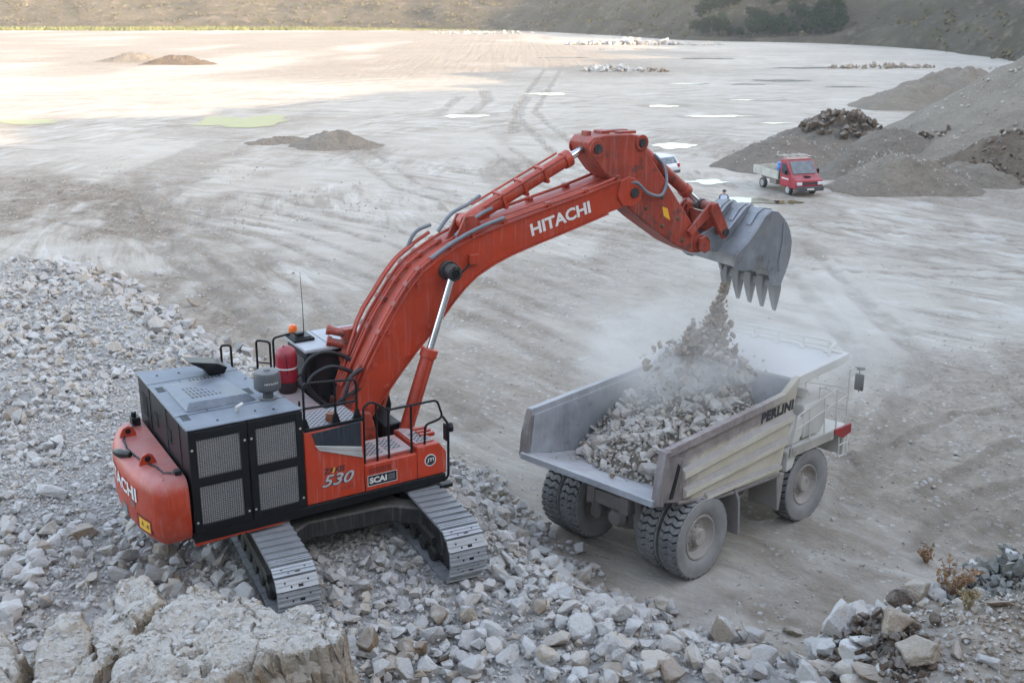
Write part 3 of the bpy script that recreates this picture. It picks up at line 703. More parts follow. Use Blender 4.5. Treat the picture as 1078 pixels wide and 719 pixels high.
# air precleaner
pc_ = MB().lathe([(0, 3.262), (.17, 3.262), (.17, 3.275), (.095, 3.28), (.095, 3.41), (.19, 3.42), (.225, 3.45), (.245, 3.47), (.235, 3.74), (.215, 3.775), (.06, 3.79), (.05, 3.81), (0, 3.81)], (-.58, -.9, 0), (0, 0, 1), 28).build('air_precleaner', coat('grey_plastic', (.06, .065, .072), .5, dust=.30), ex)
text('lettering', 'HITACHI', lambda u, v: (-.58 + .2385 * math.sin((u - .13) / .2385), -.9 - .2435 * math.cos((u - .13) / .2435), 3.58 + v), .26, .035, WHITE_L, pc_, .01)
# exhaust cover
b = MB(); b.loft([[(-1.15, .78, 3.262), (-.85, .78, 3.262), (-.85, 1.1, 3.262), (-1.15, 1.1, 3.262)], [(-1.22, .72, 3.40), (-.80, .72, 3.40), (-.80, 1.16, 3.40), (-1.22, 1.16, 3.40)], [(-1.55, .74, 3.62), (-.98, .74, 3.50), (-.98, 1.14, 3.50), (-1.55, 1.14, 3.62)]]); b.build('exhaust_cover', BLACK, ex, bevel=.01)
# rear deck behind the cab
MB().bx(-.45, .72, -.45, 1.6, 2.50, 2.60).build('deck', coat('deck_grey_red', (.25, .09, .07), .5, dust=.75, dustcol=(.42, .40, .40)), ex, bevel=.012)
MB().bx(-.45, .72, -.42, 1.6, 1.34, 2.50).build('pump_housing', ORANGE, ex, bevel=.02)
# cab
cab = MB().prism([(.78, 1.34), (2.5, 1.34), (2.62, 2.0), (2.42, 3.0), (2.2, 3.44), (.78, 3.44)], .62, 1.72).build('cab', BLACK, ex, bevel=.03)
cr = MB().bx(.72, 2.34, .56, 1.78, 3.445, 3.53).build('cab_roof', coat('dusty_grey_roof', (.42, .43, .45), .45, dust=.5, dustcol=(.5, .5, .5)), cab, bevel=.025)
b = MB(); b.bx(1.28, 1.292, .6, 1.74, 3.531, 3.536); b.bx(1.80, 1.812, .6, 1.74, 3.531, 3.536); b.bx(.9, 1.1, 1.3, 1.34, 3.531, 3.56); b.bx(1.45, 1.65, .72, .76, 3.531, 3.56); b.build('roof_seam', BLACK, cr, smooth=0)
b = MB(); b.bx(.70, 1.14, 1.08, 1.62, 3.535, 3.60); b.bx(.74, 1.10, 1.14, 1.56, 3.60, 3.62); b.bx(.8, .96, 1.2, 1.34, 3.62, 3.70); b.build('roof_tray', BLACK, cr, bevel=.01)
MB().bx(.76, .778, .76, 1.58, 2.62, 3.30).build('rear_window', GLASS, cab); MB().bx(.95, 2.2, .602, .618, 2.3, 3.28).build('side_window', GLASS, cab); MB().bx(.95, 2.2, 1.722, 1.738, 2.2, 3.28).build('door_window', GLASS, cab)
MB().tube([(1.03, 1.4, 3.62), (1.03, 1.4, 4.2), (1.01, 1.4, 4.9)], [.010, .007, .004], 6).build('antenna', BLACK, cab)
bc = MB().cyl((.90, 1.68, 3.30), (.90, 1.68, 3.60), .05, 12).build('beacon_mount', BLACK, cab)
MB().lathe([(0, 3.44), (.085, 3.44), (.09, 3.52), (.085, 3.58), (.06, 3.62), (0, 3.63)], (.90, 1.68, .12), (0, 0, 1), 20).build('beacon', BEACON, bc)

# right front boxes
tb = MB().bx(-.245, .915, -1.70, -.78, 1.34, 2.78).build('fuel_tank', ORANGE_SIDE, ex, bevel=.025)
MB().prism([(-.10, 2.74), (.86, 2.795), (.86, 2.285), (-.02, 2.50)], -1.722, -1.700).build('black_cover', coat('blue_black_cover', (.020, .026, .038), .35, dust=.12, streak=.08), tb, bevel=.006)
b = MB(); b.prism([(-.05, 2.505), (.86, 2.29), (.87, 2.20), (-.01, 2.44)], -1.735, -1.700); b.prism([(0, 2.43), (.87, 2.19), (.885, 2.06), (.04, 2.385)], -1.728, -1.700); b.build('silver_strip', SILVER, tb, bevel=.008)
b = MB(); b.bx(-.2, .9, -1.66, -.82, 2.782, 2.80); b.build('tread_plate', TREADPL, tb)
b = MB(); b.bx(-.22, .92, -1.70, -1.655, 2.782, 2.84); b.build('tread_edge', BLACK, tb)
MB().lathe([(0, 2.80), (.10, 2.80), (.10, 2.90), (.085, 2.90), (.085, 2.945), (0, 2.95)], (.40, -1.42, 0), (0, 0, 1), 18).build('filler_cap', coat('rust_cap', (.30, .10, .04), .6, dust=.2), tb)
def side(x0, z0, y=-1.704, ang=0.0):
    ca_, sa_ = math.cos(ang), math.sin(ang)
    return lambda u, v: (x0 + u * ca_ - v * sa_, y, z0 + u * sa_ + v * ca_)
text('lettering', 'ZAXIS', side(.10, 1.885), .42, .115, BLACK_L, tb, .03, .1)
text('model_number', '530', side(.045, 1.62), .66, .24, BLACK_L, tb, .05, .35)
text('model_number', '530', side(.06, 1.635, -1.707), .64, .225, SILV_L, tb, .012, .35)
text('lettering', 'LCH', side(.42, 1.50), .25, .085, coat('dark_red_letter', (.22, .03, .02), .5, dust=.1), tb, .01, .2)
b = MB(); b.prism([(.265, 1.89), (.30, 1.89), (.335, 1.99), (.30, 1.99)], -1.7075, -1.704); b.build('letter_accent', YELLOW, tb, smooth=0)
b2 = MB().bx(.925, 2.015, -1.70, -.72, 1.34, 1.88).build('tool_box', ORANGE_SIDE, ex, bevel=.02)
MB().bx(.98, 1.98, -1.58, -.78, 1.885, 1.95).build('lid', coat('dusty_lid', (.40, .10, .07), .5, dust=1.0, dustcol=(.50, .47, .46)), b2, bevel=.012)
MB().bx(1.08, 1.42, -1.46, -.90, 1.952, 1.958).build('tread_plate', TREADPL, b2); MB().bx(1.50, 1.84, -1.40, -.90, 1.952, 1.958).build('tread_plate', TREADPL, b2)
b3 = MB().prism([(2.022, 1.34), (2.66, 1.34), (2.66, 1.78), (2.50, 2.0), (2.022, 2.0)], -1.70, -.66).build('front_box', ORANGE_SIDE, ex, bevel=.02)
MB().bx(2.06, 2.46, -1.55, -.72, 2.003, 2.02).build('lid', coat('dusty_lid_front', (.40, .10, .07), .5, dust=1.0, dustcol=(.50, .47, .46)), b3, bevel=.005)
MB().bx(2.12, 2.42, -1.5, -1.05, 2.022, 2.028).build('tread_plate', TREADPL, b3)
b = MB()
for i in range(3): b.bx(2.30, 2.62, -.98 - i * .16, -.90 - i * .16, 1.98 - i * .0, 2.06)
b.build('step_cleat', ORANGE, b3, bevel=.01)
sg = MB().bx(.965, 1.575, -1.712, -1.701, 1.44, 1.655).build('dealer_plate', BLACK, b2)
MB().bx(.985, 1.555, -1.7135, -1.712, 1.46, 1.635).build('plate_field', flat('plate_black', (.012, .012, .013), .4), sg)
text('lettering', 'SCAI', side(1.0, 1.487, -1.716), .36, .125, WHITE_L, sg, .05)
MB().bx(1.39, 1.53, -1.717, -1.7136, 1.485, 1.61).build('emblem', flat('plate_grey', (.10, .10, .11)), sg)
b = MB(); b.bx(.963, 1.577, -1.7155, -1.712, 1.647, 1.657); b.bx(.963, 1.577, -1.7155, -1.712, 1.438, 1.448); b.bx(.963, .973, -1.7155, -1.712, 1.448, 1.647); b.bx(1.567, 1.577, -1.7155, -1.712, 1.448, 1.647); b.build('plate_border', WHITE_L, sg, smooth=0)
b = MB()
for j in range(4):
    for i in range(10): b.bx(1.0 + i * .047, 1.034 + i * .047, -1.706, -1.69, 1.69 + j * .03, 1.708 + j * .03)
b.build('louvre', flat('dark_red_slot', (.16, .018, .012)), b2, smooth=0)
lg = MB().lathe([(0, 0), (.125, 0), (.125, .006), (0, .006)], (2.30, -1.700, 1.68), (0, -1, 0), 28).build('round_badge', WHITE_L, b3)
MB().lathe([(0, .006), (.105, .006), (.105, .009), (0, .009)], (2.30, -1.700, 1.68), (0, -1, 0), 28).build('badge_field', BLACK_L, lg)
text('lettering', 'JTI', side(2.225, 1.635, -1.711), .15, .09, WHITE_L, lg, .03)
# handrails
def rail(pts, r=.024, name='handrail', m=None): return MB().tube(pts, r, 8).build(name, m or BLACK, ex)
def arc(pts, r=.10, n=4):
    P = [Vector(p) for p in pts]; out = [P[0]]
    for i in range(1, len(P) - 1):
        a = (P[i - 1] - P[i]); c_ = (P[i + 1] - P[i]); ra = min(r, a.length / 2); rc = min(r, c_.length / 2)
        A = P[i] + a.normalized() * ra; B = P[i] + c_.normalized() * rc
        for k in range(n + 1):
            t = k / n; out.append(A * (1 - t) ** 2 + P[i] * 2 * t * (1 - t) + B * t * t)
    return out + [P[-1]]
rail(arc([(.96, -1.62, 1.86), (.96, -1.62, 3.02), (1.12, -1.62, 3.10), (1.46, -1.62, 2.86), (2.50, -1.62, 2.86), (2.62, -1.62, 2.5), (2.50, -1.62, 2.44), (2.24, -1.62, 2.40), (2.22, -1.62, 1.99)], .09))
rail([(1.46, -1.62, 2.86), (1.46, -1.62, 1.88)]); rail([(1.94, -1.62, 2.86), (1.94, -1.62, 1.88)]); rail([(1.22, -1.62, 1.88), (1.22, -1.62, 3.04)])
rail(arc([(-.18, -1.60, 2.80), (-.18, -1.60, 3.68), (.84, -1.60, 3.58), (.84, -1.60, 2.80)], .10)); rail([(-.18, -1.60, 3.20), (.84, -1.60, 3.16)]); rail([(.42, -1.60, 3.62), (.42, -1.60, 2.80)])
rail([(-.20, -1.44, 3.30), (-.20, -1.44, 2.80)], .02)
b = MB()
for xx in (-.18, .42, .84): b.prism([(xx - .09, 2.80), (xx + .09, 2.80), (xx + .03, 3.0), (xx - .03, 3.0)], -1.625, -1.575)
b.build('rail_foot', BLACK, ex)
rail(arc([(-.70, 1.42, 3.1), (-.70, 1.42, 3.62), (-.52, 1.36, 3.62), (-.52, 1.36, 3.1)], .06)); 
rail(arc([(.02, 1.42, 2.6), (.02, 1.42, 3.62), (.26, 1.3, 3.58), (.26, 1.3, 2.72)], .07)); rail([(.02, 1.42, 3.15), (.26, 1.3, 3.12)], .018)
rail(arc([(.40, 1.5, 2.9), (.40, 1.5, 3.58), (.78, 1.5, 3.62)], .08)); rail(arc([(.40, 1.5, 2.95), (.52, 1.5, 2.72), (.70, 1.5, 2.6)], .05))
# mirror and its post at the front corner
b = MB(); b.tube(arc([(2.62, -1.66, 1.15), (2.70, -1.70, 1.25), (2.70, -1.70, 2.35), (2.62, -1.62, 2.5)], .06), .026, 8); b.build('mirror_post', BLACK, ex)
b = MB(); b.lathe([(0, -.05), (.08, -.05), (.10, 0), (.08, .05), (0, .06)], (2.72, -1.76, 2.30), (.9, -.4, .1), 16); b.box((2.66, -1.68, 2.18), (.05, .16, .34)); b.bx(2.5, 2.78, -1.75, -1.6, 1.02, 1.10); b.build('mirror', BLACK, ex, bevel=.015)
# hoses looping behind the boom foot
def smooth_path(pts, n=8):
    P = [Vector(p) for p in pts]; out = []
    for i in range(len(P) - 1):
        p0, p1, p2, p3 = P[max(0, i - 1)], P[i], P[i + 1], P[min(len(P) - 1, i + 2)]
        for k in range(n):
            t = k / n; out.append(.5 * ((2 * p1) + (p2 - p0) * t + (2 * p0 - 5 * p1 + 4 * p2 - p3) * t * t + (3 * p1 - p0 - 3 * p2 + p3) * t ** 3))
    return out + [P[-1]]
for dy, dz in ((.30, 0.0), (.02, -.22)):
    MB().tube(smooth_path([(1.25, dy - .3, 2.2), (.95, dy - .1, 2.45), (.66, dy, 2.8), (.56, dy + .02, 3.12 + dz * .5), (.70, dy + .02, 3.42 + dz), (1.05, dy, 3.52 + dz), (1.45, dy - .06, 3.36 + dz), (1.80, dy - .28, 3.08 + dz * .4)]), .040, 10).build('hydraulic_hose', HOSE, ex)
b = MB(); b.bx(.5, 1.35, -.7, .55, 1.34, 2.3); b.bx(.5, 1.0, -.6, .5, 2.3, 2.55); b.build('valve_bank', BLACK, ex, bevel=.03)
b = MB(); b.tube(smooth_path([(.9, -.55, 2.4), (1.05, -.6, 2.9), (1.2, -.5, 3.2), (1.5, -.4, 3.3)]), .04); b.tube(smooth_path([(.7, -.3, 2.3), (.9, -.55, 2.75), (1.25, -.52, 2.9), (1.45, -.4, 2.9)]), .035); b.build('hydraulic_hose', HOSE, ex)
b = MB(); b.tube(smooth_path([(1.0, -.3, 2.4), (1.15, -.35, 2.9), (1.5, -.3, 3.35)]), .045, 8); b.tube([(1.1, -.42, 2.7), (1.35, -.42, 2.98)], .06, 10); b.build('hydraulic_pipe', ORANGE_WORN, ex)

# boom
BW = .42
UP = [(1.05, 2.1), (1.26, 2.56), (1.61, 3.29), (1.98, 3.92), (2.33, 4.44), (2.6, 4.80), (2.85, 5.06), (3.15, 5.25), (3.55, 5.46), (4.05, 5.65), (4.79, 5.85), (5.88, 6.09), (6.83, 6.30), (7.66, 6.52), (7.90, 6.56), (8.12, 6.50), (8.26, 6.32), (8.24, 6.12), (8.10, 6.0)]
LO = [(7.92, 5.96), (7.39, 5.84), (6.39, 5.58), (5.42, 5.34), (4.9, 5.2), (4.5, 5.06), (4.1, 4.87), (3.82, 4.66), (3.55, 4.4), (3.3, 4.12), (3.03, 3.82), (2.70, 3.50), (2.35, 3.12), (1.86, 2.55), (1.5, 2.1), (1.25, 1.95)]
bo = MB().prism(UP + LO, -BW, BW).build('boom', ORANGE, ex, bevel=.02, smooth=30)
b = MB()
def band(pts, y0, y1, th, out):
    """flange strip following a run of profile points"""
    for i in range(len(pts) - 1):
        a, c_ = Vector(pts[i]), Vector(pts[i + 1]); d = (c_ - a).normalized(); nr = Vector((-d.y, d.x)) * out
        b.prism([a + nr * .001, c_ + nr * .001, c_ + nr * th, a + nr * th], y0, y1)
band(UP[1:14], -BW - .035, BW + .035, .022, 1); band(LO[1:15], -BW - .035, BW + .035, .022, 1); b.build('flange', ORANGE, bo, smooth=30)
def bm_text(x0, z0, x1, z1, y):
    an = math.atan2(z1 - z0, x1 - x0); return side(x0, z0, y, an), math.hypot(x1 - x0, z1 - z0)
fn, wd = bm_text(5.42, 5.53, 6.93, 5.90, -BW - .004); text('lettering', 'HITACHI', fn, wd, .27, WHITE_L, bo, .035)
# clamps, brackets on the boom side
for (x, z) in ((2.75, 4.85), (1.75, 3.33), (2.1, 3.95), (3.0, 3.95), (2.5, 3.42), (1.62, 2.5), (2.0, 2.85)): MB().box((x, -BW - .02, z), (.10, .05, .07), (0, -.9, 0)).build('bracket', ORANGE, bo, bevel=.008)
MB().box((4.0, -BW - .04, 5.22), (.22, .09, .20)).build('sensor_box', ORANGE, bo, bevel=.008)
MB().tube([(3.72, -BW - .05, 4.98), (3.9, -BW - .05, 5.14)], .018, 6).build('sensor_cable', BLACK, bo)
# pipes along the boom's back
def off(pts, dn):
    out = []
    for i in range(len(pts)):
        a = Vector(pts[max(0, i - 1)]); c_ = Vector(pts[min(len(pts) - 1, i + 1)]); d = (c_ - a).normalized(); nr = Vector((-d.y, d.x)); out.append(Vector(pts[i]) + nr * dn)
    return out
RUN = UP[3:14]
for y, dn, i0, i1, r in ((-.36, .075, 0, 11, .032), (-.27, .075, 0, 10, .028), (.14, .09, 0, 6, .034), (.24, .09, 0, 6, .034), (.36, .10, 0, 11, .036), (.44, .22, 0, 6, .040), (.30, .26, 0, 5, .034), (-.05, .06, 5, 11, .02)):
    o_ = off(RUN, dn)[i0:i1]; pts = [(p.x, y, p.y) for p in o_]
    if i0 == 0: pts = [(UP[1][0] + .02, y * .9, UP[1][1] + .25)] + pts
    MB().tube(smooth_path(pts, 3), r, 8).build('hydraulic_pipe', ORANGE, bo)
b = MB()
for k in range(0, 11):
    o0 = off(RUN, .05)[k]
    for y in ((-.32, .40) if k > 5 else (-.32, .19, .40)): MB().box((o0.x, y, o0.y), (.11, .17, .13), (0, -math.atan2(RUN[min(10, k + 1)][1] - RUN[max(0, k - 1)][1], RUN[min(10, k + 1)][0] - RUN[max(0, k - 1)][0]), 0)).build('pipe_clamp', ORANGE_WORN, bo, bevel=.01)
# stacked valves at the foot (left of the boom in the photo)
b = MB()
for z, y in ((3.62, .52), (3.86, .52)):
    b.cyl((1.25, y + .1, z), (1.62, y - .05, z - .1), .085, 12); b.cyl((1.22, y + .12, z + .01), (1.30, y + .09, z - .01), .11, 8); b.bx(1.50, 1.78, y - .12, y + .1, z - .2, z + .02)
b.cyl((1.5, .5, 3.3), (1.62, .48, 3.7), .07, 10); b.bx(1.42, 1.7, .36, .56, 3.2, 3.4); b.build('swivel_valve', ORANGE_WORN, bo, bevel=.01)
# grey hose sections at the bend
for y, seg, dn in ((-.40, [(3.05, 5.28), (3.35, 5.45), (3.8, 5.66), (4.3, 5.83), (4.75, 5.94)], .08), (.45, [(2.95, 5.30), (3.15, 5.62), (3.5, 5.74)], .12), (.32, [(3.6, 5.62), (3.9, 5.95), (4.3, 6.12), (4.6, 6.28)], .10), (-.14, [(3.75, 5.62), (4.0, 5.83), (4.35, 6.02), (4.62, 6.12)], .06)):
    MB().tube(smooth_path([(p[0], y, p[1] + dn * .6) for p in seg], 4), .040, 8).build('hydraulic_hose', GREYHOSE, bo)
# boom cylinders
def ram(name, a, c_, t, rb, rr, parent, mb=ORANGE, eye=.17):
    a, c_ = Vector(a), Vector(c_); d = (c_ - a); g = a + d * t
    o_ = MB(); o_.cyl(a, g, rb, 20); o_.cyl(g - d.normalized() * .16, g + d.normalized() * .02, rb * 1.22, 16); o_.lathe([(0, -.1), (eye, -.1), (eye, .1), (0, .1)], a, (0, 1, 0), 18)
    body = o_.build(name, mb, parent, bevel=.012)
    MB().cyl(g, c_, rr, 16).build('rod', CHROME, body)
    e = MB(); e.lathe([(0, -.11), (eye, -.11), (eye, .11), (0, .11)], c_, (0, 1, 0), 18); e.build('rod_eye', DKSTEEL, body, bevel=.012)
    return body
for y in (-.66, .66):
    cy = ram('boom_cylinder', (2.12, y, 1.42), (3.40, y, 5.06), .585, .145, .072, ex, eye=.16)
    MB().tube([(2.2, y - .02, 1.75), (2.33, y - .20, 2.1), (2.78, y - .17, 3.35)], .022, 6).build('hydraulic_pipe', ORANGE, cy)
MB().cyl((3.40, -.80, 5.06), (3.40, .80, 5.06), .085, 16).build('pin', BLACK, bo)
MB().cyl((3.40, -.56, 5.06), (3.40, -.42, 5.06), .20, 20).build('pin_boss', DKSTEEL, bo)
b = MB()
for y in (-.42, .42): b.prism([(.95, 1.3), (1.9, 1.3), (1.6, 2.4), (1.2, 2.5)], y - .14, y + .14)
b.build('boom_bracket', ORANGE_WORN, ex, bevel=.02)
b = MB()
for y in (-.66, .66): b.prism([(1.8, 1.3), (2.4, 1.3), (2.25, 1.62), (1.98, 1.62)], y - .2, y + .2)
b.build('cylinder_bracket', BLACK, ex, bevel=.02)
MB().bx(1.9, 2.3, -.5, .5, 1.3, 2.05).build('front_cover', BLACK, ex, bevel=.03)
# arm cylinder on the boom's back
b = MB()
for y in (-.17, .17): b.prism([(3.7, 5.54), (4.45, 5.74), (4.15, 6.05), (3.95, 6.05)], y - .03, y + .03)
b.build('arm_cylinder_bracket', ORANGE_WORN, bo, bevel=.01)
ac = ram('arm_cylinder', (4.06, 0, 5.90), (7.06, 0, 7.24), .845, .155, .085, ex)
b = MB(); b.tube([(4.4, -.17, 6.2), (5.4, -.18, 6.66), (6.4, -.18, 7.12)], .025, 8); b.tube([(4.3, .17, 6.2), (6.4, .18, 7.12)], .025, 8); b.build('hydraulic_pipe', ORANGE, ac)
b = MB()
for t in (.28, .45, .62):
    p = Vector((4.06, 0, 5.90)).lerp(Vector((7.06, 0, 7.24)), t); MB().box(p, (.07, .36, .36), (0, -math.atan2(1.34, 3.0), 0)).build('pipe_clamp', ORANGE, ac, bevel=.01)
# arm
ARM = [(6.86, 7.36), (6.97, 7.47), (7.3, 7.52), (7.98, 7.50), (8.22, 7.46), (8.42, 7.28), (8.46, 7.10), (9.15, 6.28), (9.92, 5.34), (10.16, 5.10), (10.36, 4.92), (10.34, 4.72), (10.18, 4.64), (9.95, 4.66), (9.4, 4.92), (8.42, 5.56), (7.98, 5.90), (7.80, 6.12), (7.72, 6.42), (7.30, 6.70), (6.95, 7.10)]
ar = MB().prism(ARM, -.36, .36).build('arm', ORANGE_WORN, ex, bevel=.03, smooth=30)
b = MB()
for y in (-.43, .43): b.prism([(7.68, 6.52), (7.90, 6.60), (8.14, 6.52), (8.30, 6.28), (8.24, 6.06), (8.02, 5.94), (7.75, 5.98), (7.60, 6.2)], y - .035, y + .035)
b.build('boom_fork', ORANGE, bo, bevel=.012)
for x, z, l, r0 in ((8.06, 6.24, .5, .11), (7.06, 7.24, .43, .10), (8.27, 7.30, .42, .095), (10.16, 4.88, .5, .11)): MB().cyl((x, -l, z), (x, l, z), r0, 18).build('pin', DKSTEEL, ar)
for (x, z, r) in ((7.06, 7.24, .19), (8.27, 7.30, .17), (10.16, 4.88, .20)):
    for y in (-1, 1): MB().cyl((x, y * .40, z), (x, y * .36, z), r, 20).build('pin_boss', ORANGE_WORN, ar, bevel=.008)
b = MB(); b.bx(7.30, 7.52, -.2, .1, 7.50, 7.58); b.bx(7.7, 8.2, -.25, -.1, 7.49, 7.55); b.bx(7.7, 8.2, .05, .2, 7.49, 7.55); b.bx(7.1, 7.2, .1, .25, 7.47, 7.56); b.bx(6.98, 7.1, -.1, .1, 7.44, 7.58); b.build('stiffener', ORANGE_WORN, ar, bevel=.01)
MB().prism([(9.02, 5.62), (9.22, 5.50), (9.12, 5.78), (8.96, 5.84)], -.366, -.36).build('yellow_label', YELLOW, ar)
MB().tube(smooth_path([(7.86, -.40, 6.42), (8.1, -.46, 6.46), (8.45, -.46, 6.2), (8.85, -.44, 6.12), (9.05, -.36, 6.42), (9.06, -.2, 6.75), (8.86, -.1, 6.98)], 6), .035, 8).build('hydraulic_hose', GREYHOSE, ar)
b = MB()
for (x, z) in ((8.95, 6.05), (9.45, 5.52), (9.62, 5.0), (8.5, 5.85), (9.0, 5.4)): b.box((x, -.37, z), (.09, .04, .07), (0, .8, 0))
b.build('bracket', EARTH, ar, bevel=.01)
MB().tube([(9.62, -.3, 5.72), (9.70, -.3, 5.86), (9.80, -.3, 5.80), (9.78, -.3, 5.60)], .018, 6).build('lifting_eye', ORANGE_WORN, ar)
ram('bucket_cylinder', (8.27, 0, 7.30), (10.42, 0, 5.72), .80, .135, .07, ex, ORANGE_WORN, .13)
# bucket linkage
b = MB()
for y in (-.43, .43): b.prism([(9.70, 5.22), (9.82, 5.10), (9.95, 5.20), (10.50, 5.62), (10.52, 5.80), (10.40, 5.84), (10.28, 5.76)], y - .035, y + .035)
b.cyl((10.42, -.50, 5.72), (10.42, .50, 5.72), .10, 16); b.build('rocker_link', ORANGE_WORN, ex, bevel=.01)
b = MB()
for y in (-.50, .50): b.prism([(10.34, 5.80), (10.50, 5.82), (10.86, 5.22), (10.88, 4.98), (10.74, 4.94), (10.30, 5.62)], y - .035, y + .035)
b.prism([(10.48, 5.55), (10.60, 5.50), (10.80, 5.08), (10.70, 5.02)], -.46, .46); b.build('bucket_link', ORANGE_WORN, ex, bevel=.012)
for y in (-.50, .50): MB().prism([(10.02, 5.02), (10.22, 5.08), (10.34, 4.95), (10.36, 4.72), (10.20, 4.66), (10.02, 4.76)], y - .03, y + .03).build('end_plate', ORANGE_WORN, ar, bevel=.01)
# bucket
SH = [(10.80, 4.34), (10.80, 4.62), (11.0, 4.78), (11.20, 4.93), (11.47, 5.22), (11.67, 5.48), (11.86, 5.58), (12.08, 5.54), (12.32, 5.34), (12.50, 5.08), (12.60, 4.76), (12.60, 4.40), (12.52, 4.06), (12.36, 3.72)]
def shell(pts, th):
    inn = [p + Vector((0, 0)) for p in [Vector(q) for q in pts]]
    o2 = off([tuple(p) for p in inn], -th); return [tuple(p) for p in pts] + [tuple(p) for p in o2[::-1]]
HWB = .90
bk = MB(); prof = shell(SH, .06)
n = len(SH)
for i in range(n - 1):
    bk.prism([prof[i], prof[i + 1], prof[2 * n - 2 - i], prof[2 * n - 1 - i]], -HWB, HWB)
bko = bk.build('bucket', BUCKET, ex, smooth=50)
SIDE = SH + [(12.30, 3.66), (12.14, 3.72), (12.02, 3.96), (11.88, 4.14), (11.68, 4.26), (11.48, 4.27), (11.28, 4.22), (11.10, 4.20), (10.95, 4.25)]
for y in (-HWB, HWB):
    s_ = MB().prism(SIDE, y - .03, y + .03).build('side_plate', BUCKET, bko, bevel=.012, smooth=30)
    sg_ = -1 if y < 0 else 1
    bb = MB(); bb.prism([(12.52, 4.1), (12.60, 4.42), (12.60, 4.78), (12.50, 5.06), (12.34, 5.30), (12.26, 5.25), (12.28, 4.8), (12.20, 4.35), (12.24, 4.05)], y + sg_ * .03, y + sg_ * .06)
    bb.prism([(12.36, 3.72), (12.52, 4.08), (12.24, 4.06), (12.05, 4.28), (11.90, 4.4), (11.86, 4.16), (12.02, 3.97), (12.14, 3.72)], y + sg_ * .03, y + sg_ * .055)
    bb.build('wear_plate', BUCKET, s_, bevel=.01, smooth=30)
b = MB()
for y in (-.30, .30):
    b.prism([(10.02, 4.80), (10.14, 5.02), (10.66, 5.22), (10.84, 5.28), (11.10, 5.12), (11.40, 5.40), (11.62, 5.60), (11.80, 5.66), (11.66, 5.46), (11.20, 4.92), (10.82, 4.60), (10.4, 4.66), (10.14, 4.70)], y - .04, y + .04)
b.build('bucket_ear', BUCKET, bko, bevel=.012)
MB().cyl((10.80, -.56, 5.10), (10.80, .56, 5.10), .09, 16).build('pin', DKSTEEL, bko)
b = MB(); b.prism([(12.26, 3.78), (12.40, 3.80), (12.33, 3.60), (12.22, 3.60)], -HWB - .03, HWB + .03); b.build('cutting_lip', TOOTH, bko, bevel=.01)
for k in range(5):
    y = -.84 + k * .42; t_ = MB()
    def rect(cx, cz, hw, ht_): return [(cx - ht_, y - hw, cz), (cx + ht_, y - hw, cz), (cx + ht_, y + hw, cz), (cx - ht_, y + hw, cz)]
    t_.loft([rect(12.27, 3.86, .105, .10), rect(12.27, 3.62, .115, .115), rect(12.29, 3.40, .095, .085), rect(12.33, 3.05, .05, .02)])
    t_.build('tooth', TOOTH, bko, bevel=.012)
for y in (-.6, 0, .6):
    b = MB(); pp = off(SH[4:13], .03); pp2 = off(SH[4:13], .002)
    for i in range(len(pp) - 1): b.prism([tuple(pp2[i]), tuple(pp2[i + 1]), tuple(pp[i + 1]), tuple(pp[i])], y - .07, y + .07)
    b.build('wear_strip', BUCKET, bko, smooth=40)

# red case strapped behind the cab
rc = empty('equipment_case', EX_L + EX_M @ Vector((.45, .92, 2.602)), EX_M.to_euler())
tag(rc, 'upright red rounded plastic case with black base strapped behind the excavator cab', 'case')
MB().lathe([(0, .22), (.20, .24), (.215, .32), (.215, .78), (.19, .88), (.12, .95), (0, .97)], (0, 0, 0), (0, 0, 1), 24).build('shell', REDCASE, rc)
MB().lathe([(0, 0), (.17, 0), (.205, .06), (.217, .235), (0, .235)], (0, 0, 0), (0, 0, 1), 24).build('base', flat('dark_plastic', (.035, .02, .022)), rc)
MB().lathe([(.214, .52), (.222, .52), (.222, .55), (.214, .55)], (0, 0, 0), (0, 0, 1), 24, True).build('strap', WHITE_L, rc)
MB().tube(smooth_path([(-.05, -.19, .3), (-.06, -.2, .6), (-.07, -.17, .85), (-.05, 0, .98)]), .012, 6).build('cord', BLACK, rc)

